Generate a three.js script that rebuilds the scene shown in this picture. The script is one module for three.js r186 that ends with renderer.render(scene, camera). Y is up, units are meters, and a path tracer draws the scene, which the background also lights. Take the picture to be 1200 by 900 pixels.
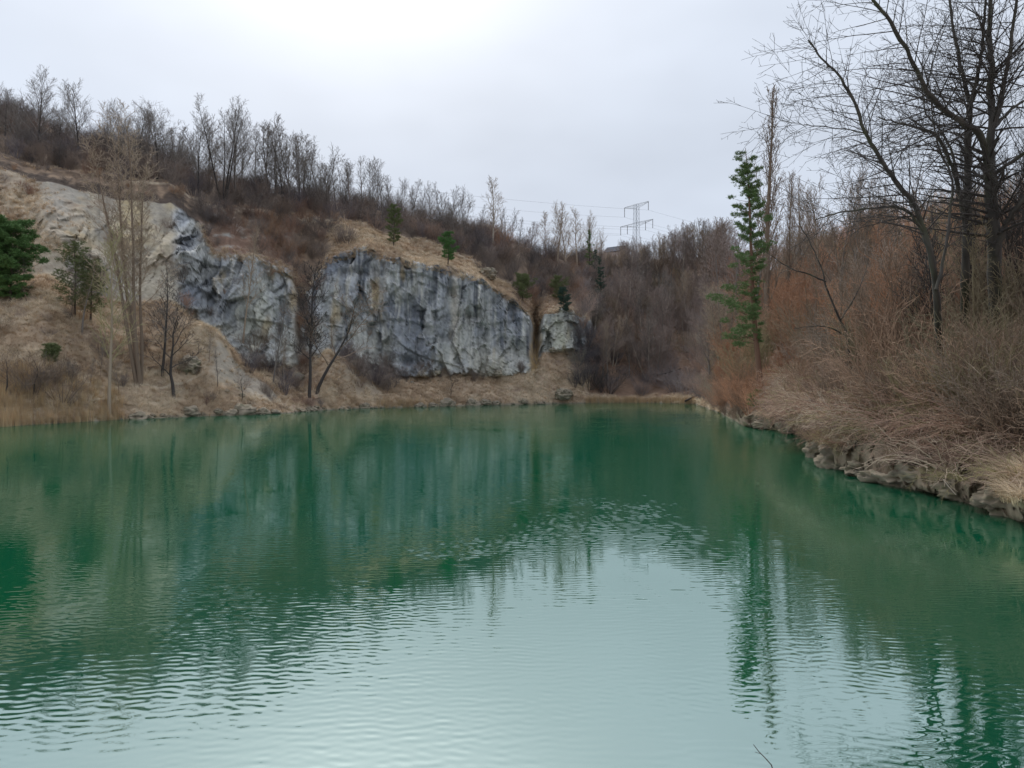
import * as THREE from 'three';
import { mergeVertices } from 'three/addons/utils/BufferGeometryUtils.js';
import { ImprovedNoise } from 'three/addons/math/ImprovedNoise.js';

// ------------------------------------------------------------ camera, sky, sun, exposure
const scene = new THREE.Scene();
const EYE = 4, FOCAL = 900, HORIZON = 443;                 // eye height above the water; lens and horizon in photo pixels
const camera = new THREE.PerspectiveCamera(53.13, 4 / 3, 0.1, 4000);
camera.position.set(0, EYE, 0);
camera.rotation.x = -Math.atan((450 - HORIZON) / FOCAL);
const renderer = new THREE.WebGLRenderer({ antialias: true });
renderer.toneMapping = THREE.LinearToneMapping;
renderer.toneMappingExposure = 1.6;
renderer.shadowMap.enabled = true;
const SUN = new THREE.Vector3(Math.sin(-0.21) * Math.cos(0.66), Math.sin(0.66), -Math.cos(-0.21) * Math.cos(0.66));
const noiseGen = new ImprovedNoise();
const n3 = (x, y, z) => noiseGen.noise(x, y, z);
const fbm = (x, y, z, o = 4) => { let s = 0, a = 0.5; for (let i = 0; i < o; i++) { s += a * n3(x, y, z); x = x * 2.03 + 7.1; y = y * 2.03 + 3.3; z = z * 2.03 + 1.7; a *= 0.5; } return s; };
{
  const W = 1024, H = 512, d = new Float32Array(W * H * 4);
  for (let j = 0; j < H; j++) for (let i = 0; i < W; i++) {
    const el = ((j + 0.5) / H - 0.5) * Math.PI, az = ((i + 0.5) / W - 0.5) * 2 * Math.PI;
    const x = Math.cos(el) * Math.cos(az), y = Math.sin(el), z = Math.cos(el) * Math.sin(az), h = Math.max(0, y);
    const c = x * SUN.x + y * SUN.y + z * SUN.z, ang = Math.acos(Math.min(1, Math.max(-1, c)));
    const cl = fbm(x * 2.2, y * 5.5, z * 2.2, 5), cl2 = fbm(x * 5 + 9, y * 12, z * 5, 4);
    let L = 0.41 * (1 + 0.5 * h) * (1 + 0.2 * cl + 0.09 * cl2);
    L += 0.5 * Math.exp(-Math.pow(ang / 0.21, 2)) + 0.05 * Math.exp(-Math.pow(ang / 0.5, 2));
    const k = Math.min(1, Math.exp(-Math.pow(ang / 0.33, 2)) + 0.1 * h);
    const o = (j * W + i) * 4;
    d[o] = L * (0.89 + 0.1 * k); d[o + 1] = L * (0.985 + 0.012 * k); d[o + 2] = L * (1.145 - 0.11 * k); d[o + 3] = 1;
  }
  const sky = new THREE.DataTexture(d, W, H, THREE.RGBAFormat, THREE.FloatType);
  sky.mapping = THREE.EquirectangularReflectionMapping; sky.magFilter = THREE.LinearFilter; sky.needsUpdate = true;
  scene.background = sky; scene.environment = sky;
}
const sun = new THREE.DirectionalLight(new THREE.Color(1, 0.96, 0.9), 1.5);
sun.position.copy(SUN).multiplyScalar(300); sun.target.position.set(0, 0, -90);
sun.castShadow = true; sun.shadow.radius = 30; sun.shadow.mapSize.set(2048, 2048);
Object.assign(sun.shadow.camera, { left: -180, right: 180, top: 160, bottom: -160, near: 10, far: 700 });
scene.add(sun, sun.target);

// ------------------------------------------------------------ helpers
function rng(seed) { let a = seed >>> 0; return () => { a = (a + 0x6D2B79F5) | 0; let t = Math.imul(a ^ (a >>> 15), 1 | a); t = (t + Math.imul(t ^ (t >>> 7), 61 | t)) ^ t; return ((t ^ (t >>> 14)) >>> 0) / 4294967296; }; }
const lerp = (a, b, t) => a + (b - a) * t, clamp = (v, a = 0, b = 1) => Math.min(b, Math.max(a, v));
const ss = (a, b, v) => { const t = clamp((v - a) / (b - a)); return t * t * (3 - 2 * t); };
const used = {};
const numbered = (n) => { used[n] = (used[n] ?? -1) + 1; return used[n] ? `${n}_${String(used[n]).padStart(3, '0')}` : n; };
function shade(o) { o.traverse((m) => { if (m.isMesh) { m.castShadow = true; m.receiveShadow = true; } }); return o; }
function tag(o, label, category, group, kind) {
  if (label) o.userData.label = label;
  if (category) o.userData.category = category;
  if (group) o.userData.group = group;
  if (kind) o.userData.kind = kind;
  return o;
}
function add(o, name, label, category, group, kind) { o.name = numbered(name); tag(o, label, category, group, kind); shade(o); scene.add(o); return o; }
const part = (geo, mat, name, parent) => { const m = new THREE.Mesh(geo, mat); m.name = name; parent.add(m); return m; };
const W3 = (px, py, D) => new THREE.Vector3((px - 600) / FOCAL * D, EYE + (HORIZON - py) / FOCAL * D, -D);
const mat = (r, g, b, rough = 0.95, extra = {}) => new THREE.MeshStandardMaterial({ color: new THREE.Color().setRGB(r, g, b), roughness: rough, side: THREE.DoubleSide, ...extra });

class Buf {
  constructor() { this.p = []; this.n = []; this.i = []; this.c = null; }
  tube(pts, rad, sides) {
    const N = pts.length; let ux, uy, uz, start = this.p.length / 3;
    for (let k = 0; k < N; k++) {
      const a = pts[Math.max(0, k - 1)], b = pts[Math.min(N - 1, k + 1)];
      let dx = b[0] - a[0], dy = b[1] - a[1], dz = b[2] - a[2], l = Math.hypot(dx, dy, dz) || 1; dx /= l; dy /= l; dz /= l;
      if (k === 0) { if (Math.abs(dy) < 0.8) { ux = 0; uy = 1; uz = 0; } else { ux = 1; uy = 0; uz = 0; } }
      const dt = ux * dx + uy * dy + uz * dz; ux -= dt * dx; uy -= dt * dy; uz -= dt * dz; l = Math.hypot(ux, uy, uz) || 1; ux /= l; uy /= l; uz /= l;
      const vx = dy * uz - dz * uy, vy = dz * ux - dx * uz, vz = dx * uy - dy * ux, r = rad[k], c = pts[k];
      for (let s = 0; s < sides; s++) {
        const t = s / sides * Math.PI * 2, cs = Math.cos(t), sn = Math.sin(t);
        const nx = ux * cs + vx * sn, ny = uy * cs + vy * sn, nz = uz * cs + vz * sn;
        this.p.push(c[0] + nx * r, c[1] + ny * r, c[2] + nz * r); this.n.push(nx, ny, nz);
      }
      if (k) for (let s = 0; s < sides; s++) {
        const A = start + (k - 1) * sides + s, B = start + (k - 1) * sides + (s + 1) % sides, C = A + sides, D = B + sides;
        this.i.push(A, B, C, B, D, C);
      }
    }
  }
  flat(a, b, c) { const u = [b[0] - a[0], b[1] - a[1], b[2] - a[2]], v = [c[0] - a[0], c[1] - a[1], c[2] - a[2]], n = [u[1] * v[2] - u[2] * v[1], u[2] * v[0] - u[0] * v[2], u[0] * v[1] - u[1] * v[0]], l = Math.hypot(...n) || 1; return [n[0] / l, n[1] / l, n[2] / l]; }
  tri(a, b, c) { const s = this.p.length / 3, n = this.flat(a, b, c); this.p.push(...a, ...b, ...c); for (let k = 0; k < 3; k++) this.n.push(...n); this.i.push(s, s + 1, s + 2); }
  quad(a, b, c, d) { const s = this.p.length / 3, n = this.flat(a, b, c); this.p.push(...a, ...b, ...c, ...d); for (let k = 0; k < 4; k++) this.n.push(...n); this.i.push(s, s + 1, s + 2, s, s + 2, s + 3); }
  bar(a, b, r, sides = 4) { this.tube([a, b], [r, r], sides); }
  geo() {
    const g = new THREE.BufferGeometry();
    g.setAttribute('position', new THREE.Float32BufferAttribute(this.p, 3)); g.setAttribute('normal', new THREE.Float32BufferAttribute(this.n, 3));
    g.setIndex(this.p.length / 3 > 65535 ? new THREE.Uint32BufferAttribute(this.i, 1) : new THREE.Uint16BufferAttribute(this.i, 1));
    return g;
  }
}
function noiseTexture(size, fn, repeat) {
  const d = new Float32Array(size * size * 4);
  for (let j = 0; j < size; j++) for (let i = 0; i < size; i++) { const v = fn(i / size, j / size), o = (j * size + i) * 4; d[o] = d[o + 1] = d[o + 2] = v; d[o + 3] = 1; }
  const t = new THREE.DataTexture(d, size, size, THREE.RGBAFormat, THREE.FloatType);
  t.wrapS = t.wrapT = THREE.RepeatWrapping; t.magFilter = THREE.LinearFilter; t.repeat.set(repeat, repeat); t.needsUpdate = true;
  return t;
}
const tileNoise = (u, v, f, o) => { // repeats over the unit square
  const a = (x, y) => fbm(x * f, y * f, 3.7, o), w = (t) => t;
  return a(u, v) * (1 - w(u)) * (1 - w(v)) + a(u - 1, v) * w(u) * (1 - w(v)) + a(u, v - 1) * (1 - w(u)) * w(v) + a(u - 1, v - 1) * w(u) * w(v);
};

// ------------------------------------------------------------ the land round the lake: one lofted sheet, a profile per direction
// direction, shore depth, then (photo height, depth): talus crest, cliff foot, cliff top, upper edge, ridge
const COLS = [
  [-1000, 26, 400, 32, 300, 40, 190, 52, 150, 60, 60, 80],
  [-300, 42, 420, 52, 330, 62, 200, 80, 170, 88, 90, 105],
  [0, 63, 345, 80, 330, 88, 198, 104, 186, 106, 135, 130],
  [50, 66.5, 335, 80, 325, 88, 212, 105, 200, 108, 150, 130],
  [100, 70, 385, 80, 350, 90, 226, 106, 208, 109, 163, 132],
  [150, 74, 420, 82, 360, 92, 232, 107, 215, 109, 175, 134],
  [200, 77.5, 412, 84, 352, 94, 240, 108, 222, 111, 190, 136],
  [232, 80, 384, 88, 380, 97, 262, 108, 238, 113, 205, 138],
  [250, 81, 392, 89, 400, 98, 300, 105, 243, 115, 210, 139],
  [300, 83.7, 437, 92, 428, 101, 300, 107, 247, 120, 222, 142],
  [340, 88, 472, 93, 430, 104, 322, 109.5, 252, 124, 230, 145],
  [354, 91, 472, 96, 430, 107, 345, 113, 256, 126, 233, 146],
  [370, 94, 440, 101, 418, 110, 325, 116, 258, 127, 236, 147],
  [385, 96, 412, 105, 420, 112, 305, 117, 260, 128, 238, 148],
  [400, 98, 424, 106, 425, 113, 298, 118, 261, 129, 240, 148],
  [430, 101, 448, 107, 438, 114, 291, 119, 266, 130, 245, 149],
  [450, 103, 462, 107, 440, 115, 301, 119, 275, 130, 249, 150],
  [500, 107, 463, 111, 440, 117, 312, 121, 287, 132, 258, 152],
  [550, 112, 463, 115, 441, 119, 324, 123, 305, 132, 270, 154],
  [600, 116, 462, 119, 440, 122, 350, 126, 336, 132, 285, 156],
  [619, 117, 462, 120, 436, 123, 367, 127, 350, 134, 292, 157],
  [627, 118, 462, 121, 438, 126, 388, 136, 355, 141, 296, 158],
  [636, 119, 460, 122, 412, 128, 366, 131, 350, 140, 300, 160],
  [660, 121, 456, 125, 412, 130, 362, 133, 345, 142, 304, 162],
  [684, 123, 458, 126, 410, 132, 372, 135, 345, 146, 310, 165],
  [700, 124, 460, 128, 420, 136, 388, 142, 350, 152, 318, 170],
  [760, 124, 462, 129, 430, 140, 395, 152, 360, 165, 328, 185],
  [812, 119, 462, 125, 430, 138, 395, 150, 360, 165, 325, 185],
  [840, 92, 478, 95, 455, 105, 420, 120, 380, 140, 325, 170],
  [855, 76, 478, 79, 456, 90, 425, 105, 385, 125, 322, 160],
  [872, 64, 476, 66, 468, 71, 430, 85, 390, 110, 320, 150],
  [900, 60, 476, 62, 470, 68, 430, 80, 380, 105, 315, 140],
  [940, 54, 478, 55.5, 468, 62, 420, 75, 370, 95, 305, 130],
  [953, 40, 482, 41.8, 470, 50, 420, 62, 370, 85, 300, 120],
  [980, 34.5, 484, 35.8, 470, 44, 420, 55, 365, 75, 290, 110],
  [1040, 29.5, 492, 30.6, 470, 38, 410, 48, 350, 66, 280, 100],
  [1110, 26.3, 495, 27.4, 465, 34, 400, 44, 340, 60, 270, 95],
  [1150, 23.7, 506, 24.8, 460, 31.5, 395, 42, 335, 58, 265, 92],
  [1200, 21.5, 528, 22.8, 455, 29, 390, 40, 330, 56, 260, 90],
  [1400, 16.5, 575, 18.5, 430, 25, 370, 36, 310, 50, 240, 84],
  [1800, 11, 620, 13, 400, 19, 330, 28, 270, 42, 200, 70],
  [3000, 5.6, 640, 6.6, 250, 10, 50, 14, -100, 20, -200, 34],
].map((r) => {
  const [px, D0] = r, pts = [[D0 - 7, -3], [D0, -0.12], px > 860 ? [D0 - 0.3, 0.85] : [D0 + 0.7, 0.35]];
  for (let k = 2; k < 12; k += 2) pts.push([r[k + 1], EYE + (HORIZON - r[k]) / FOCAL * r[k + 1]]);
  const y6 = pts[7][1];
  const far = px > 670 && px < 850 ? EYE + (HORIZON - 305) / FOCAL * 420 : y6 + 8;
  pts.push([420, far], [1600, far + 20]);
  return { px, pts };
});
function prof(px) {
  let k = 0; while (k < COLS.length - 2 && COLS[k + 1].px < px) k++;
  const a = COLS[k], b = COLS[k + 1]; let t = clamp((px - a.px) / (b.px - a.px)); t = lerp(t, t * t * (3 - 2 * t), 0.6);
  return a.pts.map((p, q) => [lerp(p[0], b.pts[q][0], t), lerp(p[1], b.pts[q][1], t)]);
}
const SEGROWS = [4, 10, 62, 40, 110, 56, 44, 16, 5];
const ROWS = [0]; SEGROWS.forEach((n, s) => { for (let k = 1; k <= n; k++) ROWS.push(s + k / n); });
const NR = ROWS.length, CP = [];
for (let p = -1000; p < -60; p += 20) CP.push(p);
for (let p = -60; p < 842; p += 1.25) CP.push(p);
for (let p = 842; p < 1260; p += 2.5) CP.push(p);
for (let p = 1260; p <= 3000; p += 30) CP.push(p);
const NC = CP.length;
const band = (px, a, b, e = 5) => ss(a - e, a + e, px) * (1 - ss(b - e, b + e, px));
// hollows and buttresses of the rock: px, py, half width, half height, depth into the rock
const HOLLOW = [[608, 412, 13, 16, 3.2], [590, 400, 8, 10, 1.2], [478, 424, 7, 5, 1.6], [429, 369, 4, 3, 1.0], [508, 352, 4, 24, 1.4], [552, 372, 12, 5, 1.5], [549, 392, 5, 30, 1.0], [412, 322, 16, 5, 1.2], [536, 360, 3, 44, -0.9], [523, 362, 5, 20, 0.9], [480, 410, 34, 30, -1.2], [445, 330, 6, 30, 0.8], [340, 380, 6, 22, 1.3], [310, 340, 9, 26, 0.8], [262, 335, 10, 22, 0.7], [655, 385, 8, 18, -0.5], [575, 425, 14, 14, -1.1], [470, 335, 8, 22, -0.8], [600, 375, 6, 22, 0.9]];
const gp = new Float32Array(NC * NR * 3), gc = new Float32Array(NC * NR * 3), guv = new Float32Array(NC * NR * 2), gRock = new Float32Array(NC * NR), gGrass = new Float32Array(NC * NR);
const hsh = (i, j, k) => { const v = Math.sin(i * 127.1 + j * 311.7 + k * 74.7) * 43758.5453; return v - Math.floor(v); };
function facet(x, y, k, tilt = 1.7) { // broken blocks: each has its own depth and its own slant
  const ix = Math.floor(x), iy = Math.floor(y); let best = 9, out = 0;
  for (let a = -1; a <= 1; a++) for (let b = -1; b <= 1; b++) {
    const i = ix + a, j = iy + b, lx = x - i - hsh(i, j, k), ly = y - j - hsh(i, j, k + 1), q = lx * lx + ly * ly;
    if (q < best) { best = q; out = hsh(i, j, k + 2) - 0.5 + tilt * (lx * (hsh(i, j, k + 3) - 0.5) + ly * (hsh(i, j, k + 4) - 0.5)); }
  }
  return out;
}
function rockWeight(px, s, x, y) {
  const j = 9 * n3(x * 0.2, y * 0.22, 1.3) + 5 * n3(x * 0.7, y * 0.6, 2.3);
  const cols = band(px + j, 205, 350, 8) + band(px + j, 358, 624, 4) + band(px + j, 633, 692, 4);
  const q = 0.22 * facet(x * 0.5, y * 0.4, 41, 0.5) + 0.14 * facet(x * 1.3, y * 0.9, 51, 0.5) + 0.2 * n3(x * 0.22, y * 0.2, 7.7) + 0.16 * n3(x * 0.8, y * 0.5, 3.7) + 0.05 * n3(x * 2.3, y * 2, 5.7);
  return clamp(cols) * ss(3.92, 4.04, s + 0.45 * q) * (1 - ss(4.95, 5.06, s + 0.5 * q));
}
const ridged = (x, y, z) => 1 - 2 * Math.abs(n3(x, y, z));
const mixc = (a, b, t) => { a[0] = lerp(a[0], b[0], t); a[1] = lerp(a[1], b[1], t); a[2] = lerp(a[2], b[2], t); };
for (let c = 0; c < NC; c++) {
  const px0 = CP[c]; let arc = 0, lastD = 0, lastY = 0;
  for (let r = 0; r < NR; r++) {
    const s = ROWS[r], seg = Math.min(8, Math.floor(s)), t = s - seg;
    let px = px0;
    const P0 = prof(px0)[Math.round(s)] ;
    const inView = px0 > -60 && px0 < 1260;
    if (inView && s > 2 && s < 7) { const x0 = (px0 - 600) / 900 * P0[0]; px = px0 + 5 * n3(x0 * 0.09, s * 1.7, 2.2) * ss(2, 2.6, s) * (px0 < 830 ? 1 : 0.4); }
    const pf = prof(px);
    let D = lerp(pf[seg][0], pf[seg + 1][0], t), y = lerp(pf[seg][1], pf[seg + 1][1], t);
    let x = (px0 - 600) / 900 * D;
    const pyv = HORIZON - (y - EYE) / D * FOCAL, rw = rockWeight(px0, s, x, y);
    // relief
    if (rw > 0) {
      let d = 1.3 * ridged(x * 0.085, y * 0.03, 3.1) + 1.0 * ridged(x * 0.24 + 0.03 * y, y * 0.055, 8.2) + 0.25 * ridged(x * 0.62, y * 0.13, 1.1);
      const wx = x + 0.5 * n3(x * 0.5, y * 0.5, 2), wy = y + 0.7 * n3(x * 0.4, y * 0.4, 6);
      d += 1.5 * facet(wx * 0.22, wy * 0.085, 1) + 1.0 * facet(wx * 0.5, wy * 0.19, 11) + 0.55 * facet(wx * 1.1, wy * 0.5, 21) + 0.22 * facet(wx * 2.3, wy * 1.3, 31) + 0.5 * ss(-0.03, 0.02, n3(x * 0.12, y * 0.3 + x * 0.04, 31.7));
      D -= (d - 0.7) * rw;
      for (const [hx, hy, rx, ry, dep] of HOLLOW) { const q = ((px0 - hx) / rx) ** 2 + ((pyv - hy) / ry) ** 2; if (q < 5) D += dep * Math.exp(-q) * rw; }
    }
    const soft = (1 - rw) * ss(1.2, 2.6, s) * (1 - ss(7, 8, s) * 0.5);
    y += soft * (1.3 * fbm(x * 0.14, D * 0.14, 4.2, 4) + 0.12 * ridged(x * 0.5, D * 0.5, 1.9) * (px0 < 850 ? 1 : 0.6) + (px0 > 850 ? 1.6 * fbm(x * 0.12, D * 0.12, 9.2, 3) * ss(2.9, 3.6, s) : 0) + 0.22 * fbm(x * 1.3, D * 1.3, 2.7, 3));
    if (s > 4 && s < 5 && px0 < 240) { const g = (1 - ss(225, 240, px0)); D -= g * Math.sin(Math.PI * (s - 4)) * (1.5 * ridged(x * 0.26 + y * 0.15, y * 0.07, 5.5) + 0.7 * ridged(x * 0.7 + y * 0.3, y * 0.2, 2.5) + 0.8 * facet(x * 0.5 + y * 0.2, y * 0.2, 61) + 0.45 * facet(x * 1.2, y * 0.6, 71) + 0.2 * n3(x * 3, y * 2, 3.3)); }
    if (s > 5.85 && s < 6.15 && px0 > 60 && px0 < 600) y += 0.5 * Math.exp(-(((s - 5.98) / 0.05) ** 2)) * (0.6 + n3(x * 0.3, 1, 1));
    if (s >= 1 && s <= 3 && px0 > 840 && px0 < 1300) D -= (1.0 * ridged(x * 0.25, D * 0.3, 3.9) + 0.5 * ridged(x * 0.8 + y, D * 0.8, 4.9) + 0.7 * facet(x * 0.9 + D * 0.9, y * 1.1, 81) + 0.3 * facet(x * 2.2 + D * 2, y * 2.4, 91)) * ss(1, 1.4, s) * (1 - ss(2.5, 3, s)) * 0.8;
    if (s >= 0.8 && s <= 2.2 && px0 <= 840) D -= 0.9 * fbm(x * 0.35, 3, 1, 3) + 0.25 * n3(x * 1.4, 5, s);
    x = (px0 - 600) / 900 * D;
    const v = c * NR + r;
    gp[v * 3] = x; gp[v * 3 + 1] = y; gp[v * 3 + 2] = -D;
    if (r) arc += Math.hypot(D - lastD, y - lastY); lastD = D; lastY = y;
    guv[v * 2] = Math.atan((px0 - 600) / 900) * 100; guv[v * 2 + 1] = arc;
    gRock[v] = rw;
    // colour of what the ground is made of
    const f1 = fbm(x * 0.22, y * 0.22, D * 0.22, 4), f2 = fbm(x * 0.8, y * 0.8, D * 0.8, 3), f3 = n3(x * 3.1, y * 3.1, D * 3.1);
    const soil = [0.22, 0.155, 0.11], tan = [0.50, 0.385, 0.265], litter = [0.24, 0.155, 0.105];
    let col, grass = 0;
    if (px0 < 845) {
      if (s < 4) {
        grass = clamp(0.72 + 1.3 * f1 + 0.5 * f2); col = [...soil]; mixc(col, tan, grass);
        if (s < 1.6) { mixc(col, [0.22, 0.2, 0.16], 0.6); grass *= 0.3; }
        const scree = band(px0, 246, 330, 14) * ss(2.2, 2.5, s + 0.2 * f1) * (1 - ss(2.86, 2.97, s)); mixc(col, [0.33, 0.29, 0.235], scree * 0.9); grass *= 1 - scree * 0.9;
        const sc2 = band(px0, 392, 450, 14) * ss(2.1, 2.5, s) * (1 - ss(2.88, 2.98, s)); mixc(col, [0.3, 0.25, 0.19], sc2 * 0.6); grass *= 1 - sc2 * 0.6;
        if (px0 > 690) { const w = ss(2.3, 2.8, s); mixc(col, litter, w); grass *= 1 - w; }
        if (px0 > 340 && px0 < 375) { mixc(col, [0.2, 0.14, 0.1], 0.5); grass *= 0.4; }
      } else if (s < 5) {
        col = [0.40, 0.35, 0.27];                                            // bare slope of clay and marl
        mixc(col, [0.45, 0.35, 0.19], clamp(band(px0 + 90 * f1 + 30 * f2, 95, 200, 22) * ss(4.35, 4.7, s + 0.6 * f1) * (0.85 + 1.2 * f2)));
        mixc(col, [0.30, 0.28, 0.25], clamp(0.25 + 2.6 * n3(x * 0.3 + y * 0.2, y * 0.07, 1.5)) * 0.75);
        mixc(col, [0.50, 0.44, 0.33], clamp(3 * n3(x * 0.8 + y * 0.5, y * 0.2, 4.5) - 0.6) * 0.6);
        mixc(col, soil, clamp(0.05 + 1.8 * f1 + 1.3 * f2 - (s - 4) * 0.2) * 0.8);
        mixc(col, [0.13, 0.12, 0.115], clamp(3 * n3(x * 0.5 + y * 0.35, y * 0.1, 9.5) - 0.7) * 0.7);
        if (px0 > 345) { mixc(col, [0.2, 0.14, 0.095], 0.75); grass = 0.25; }
        if (px0 > 620 && px0 < 640) mixc(col, [0.44, 0.30, 0.12], 0.8 * clamp(0.6 + 2 * f2));
        if (px0 > 690) { col = [...litter]; grass = 0; }
        { const e = 1 - ss(20, 90, px0 + 120 * f1 + 40 * f2); mixc(col, tan, 0.6 * e); grass = 0.4 * e; }
      } else if (s < 6) {
        col = [0.15, 0.105, 0.075]; mixc(col, [0.3, 0.21, 0.14], clamp(0.3 + 2 * f2));
        { const hum = (1 - ss(5.25, 5.6, s + 0.5 * f1 + 0.4 * f2)) * (1 - ss(225, 245, px0)); mixc(col, [0.075, 0.054, 0.042], hum * 0.9); if (hum < 0.4) grass = 0.45; }
        const red = band(px0, 236, 345, 10); mixc(col, [0.22, 0.13, 0.09], red * 0.8 * clamp(0.6 + 2 * f1)); mixc(col, [0.3, 0.28, 0.25], red * clamp(3 * f2 - 0.3));
        const gr = band(px0, 386, 600, 10) * ss(5.0, 5.2, s + 0.2 * f2); mixc(col, [0.46, 0.34, 0.22], gr * clamp(0.75 + 1.2 * f1)); grass = gr * clamp(0.75 + 1.2 * f1);
        const slope = band(px0, 612, 688, 8); mixc(col, [0.27, 0.18, 0.12], slope * 0.8); grass = Math.max(grass, slope * 0.5);
        if (px0 > 695) { col = [...litter]; grass = 0; }
        const rim = ss(5.90, 5.95, s) * (1 - ss(5.985, 6.0, s)) * band(px0, 150, 580, 20); mixc(col, [0.46, 0.37, 0.27], rim * clamp(0.7 + 2 * f2));
      } else { col = [0.135, 0.095, 0.068]; mixc(col, [0.22, 0.15, 0.1], clamp(0.3 + 2 * f1)); grass = 0.15; }
    } else {
      col = [0.2, 0.135, 0.092]; mixc(col, [0.13, 0.085, 0.058], clamp(0.4 + 2 * f2));
      grass = clamp(band(px0, 900, 975, 18) * ss(1.8, 2.2, s) * (1 - ss(3.6, 4.4, s)) + band(px0, 1170, 1290, 16) * ss(1.6, 2, s) * (1 - ss(3, 3.4, s)));
      mixc(col, [0.42, 0.30, 0.18], grass * 0.85);
      if (s < 3) { const rk = (1 - ss(2.3, 2.95, s + 0.5 * f1)) * clamp(0.6 + 1.6 * f1); mixc(col, [0.25, 0.205, 0.145], rk); mixc(col, [0.12, 0.12, 0.04], clamp(2.2 * f2) * 0.7); }
    }
    if (rw > 0) {
      const k = [0.40, 0.41, 0.42];
      mixc(k, [0.46, 0.45, 0.40], clamp(0.25 + 1.7 * fbm(x * 0.30, y * 0.10, 2.2, 4)));
      const low = 1 - ss(4.25, 4.7, s + 0.5 * f1);
      mixc(k, [0.44, 0.42, 0.33], 0.55 * low * clamp(0.6 + 1.6 * f1));
      const blk = facet(x * 0.5, y * 0.19, 11, 0) * 0.28 + facet(x * 1.1, y * 0.5, 21, 0) * 0.22; for (let e = 0; e < 3; e++) k[e] *= 1 + blk;
      const streak = fbm(x * 0.95, y * 0.07, 5.1, 4) + 0.25 * f2;
      mixc(k, [0.095, 0.105, 0.125], clamp(streak * 5.2 - 0.35) * ss(4.1, 4.4, s) * 0.9);
      mixc(k, [0.15, 0.165, 0.195], clamp(-0.05 + 3.0 * fbm(x * 0.2 + 20, y * 0.11, 7.1, 4)) * 0.85);
      mixc(k, [0.58, 0.56, 0.50], clamp(fbm(x * 1.3 + 40, y * 0.09, 1.1, 3) * 4.4 - 0.6));
      mixc(k, [0.42, 0.31, 0.15], clamp(fbm(x * 0.4 + 70, y * 0.12, 2.9, 3) * 4.2 - 0.8) * 0.85);
      const spots = [[440, 345, 5, 20, [0.44, 0.32, 0.15], 0.75], [487, 418, 24, 26, [0.19, 0.205, 0.24], 0.8], [533, 365, 4, 34, [0.55, 0.5, 0.42], 0.8], [345, 350, 6, 16, [0.42, 0.3, 0.16], 0.8], [300, 360, 24, 34, [0.42, 0.42, 0.33], 0.45], [655, 385, 22, 22, [0.42, 0.41, 0.30], 0.5], [573, 428, 26, 14, [0.44, 0.41, 0.34], 0.6], [626, 430, 5, 16, [0.46, 0.32, 0.12], 0.7]];
      for (const [sx, sy, rx, ry, cc, w] of spots) { const q = ((px0 - sx) / rx) ** 2 + ((pyv - sy) / ry) ** 2; if (q < 4) mixc(k, cc, w * clamp(1.3 * Math.exp(-q) + 1.5 * f2 * Math.exp(-q * 0.5))); }
      const crack = ss(0.80, 0.96, ridged(x * 0.4 + 1.2 * f1, y * 0.16 + 0.8 * f2, 11.3)); mixc(k, [0.11, 0.11, 0.115], crack * 0.3);
      mixc(col, k, rw); grass *= 1 - rw;
    }
    if (px0 < 350 && s > 2 && s < 3) { let dd = 9; const PTH = [[95, 452], [128, 451], [165, 447], [190, 452], [215, 450], [245, 438]]; for (let e = 0; e < 5; e++) { const [ax, ay] = PTH[e], [bx, by] = PTH[e + 1], tt = clamp(((px0 - ax) * (bx - ax) + (pyv - ay) * (by - ay)) / ((bx - ax) ** 2 + (by - ay) ** 2)); dd = Math.min(dd, Math.hypot(px0 - ax - tt * (bx - ax), (pyv - ay - tt * (by - ay)) * 1.6)); } const on = 1 - ss(1.2, 2.6, dd + 2 * f2); mixc(col, [0.5, 0.42, 0.32], on * 0.8); grass *= 1 - on; }
    const vary = 1 + (0.28 + 0.2 * rw) * f2 + (0.16 + 0.14 * rw) * f3;
    gc[v * 3] = clamp(col[0] * vary, 0.01, 0.8); gc[v * 3 + 1] = clamp(col[1] * vary, 0.01, 0.8); gc[v * 3 + 2] = clamp(col[2] * vary, 0.01, 0.8);
    gGrass[v] = grass;
  }
}
const gIdx = [[], [], [], []];
for (let c = 0; c + 1 < NC; c++) for (let r = 0; r + 1 < NR; r++) {
  const a = c * NR + r, b = a + NR, w = (gRock[a] + gRock[b] + gRock[a + 1] + gRock[b + 1]) / 4, px = CP[c];
  gIdx[w < 0.5 ? 0 : px < 356 ? 1 : px < 629 ? 2 : 3].push(a, b, a + 1, b, b + 1, a + 1);
}
const gNorm = (() => { const g = new THREE.BufferGeometry(); g.setAttribute('position', new THREE.BufferAttribute(gp, 3)); g.setIndex(new THREE.BufferAttribute(concat(gIdx), 1)); g.computeVertexNormals(); return g.getAttribute('normal').array; })();
function concat(list) { const n = list.reduce((s, a) => s + a.length, 0), out = new Uint32Array(n); let o = 0; for (const a of list) { out.set(a, o); o += a.length; } return out; }
const reliefTex = noiseTexture(512, (u, v) => 0.5 + tileNoise(u, v, 12, 5), 1 / 5), rockTex = noiseTexture(512, (u, v) => { const a = tileNoise(u, v, 7, 5); return 0.5 + a - 0.5 * Math.abs(tileNoise(u + 0.37, v + 0.11, 9, 4)); }, 1 / 6);
const landMat = new THREE.MeshStandardMaterial({ vertexColors: true, roughness: 1, bumpMap: reliefTex, bumpScale: 0.10, side: THREE.DoubleSide });
const rockMat = new THREE.MeshStandardMaterial({ vertexColors: true, roughness: 0.92, bumpMap: rockTex, bumpScale: 0.12, side: THREE.DoubleSide });
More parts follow.
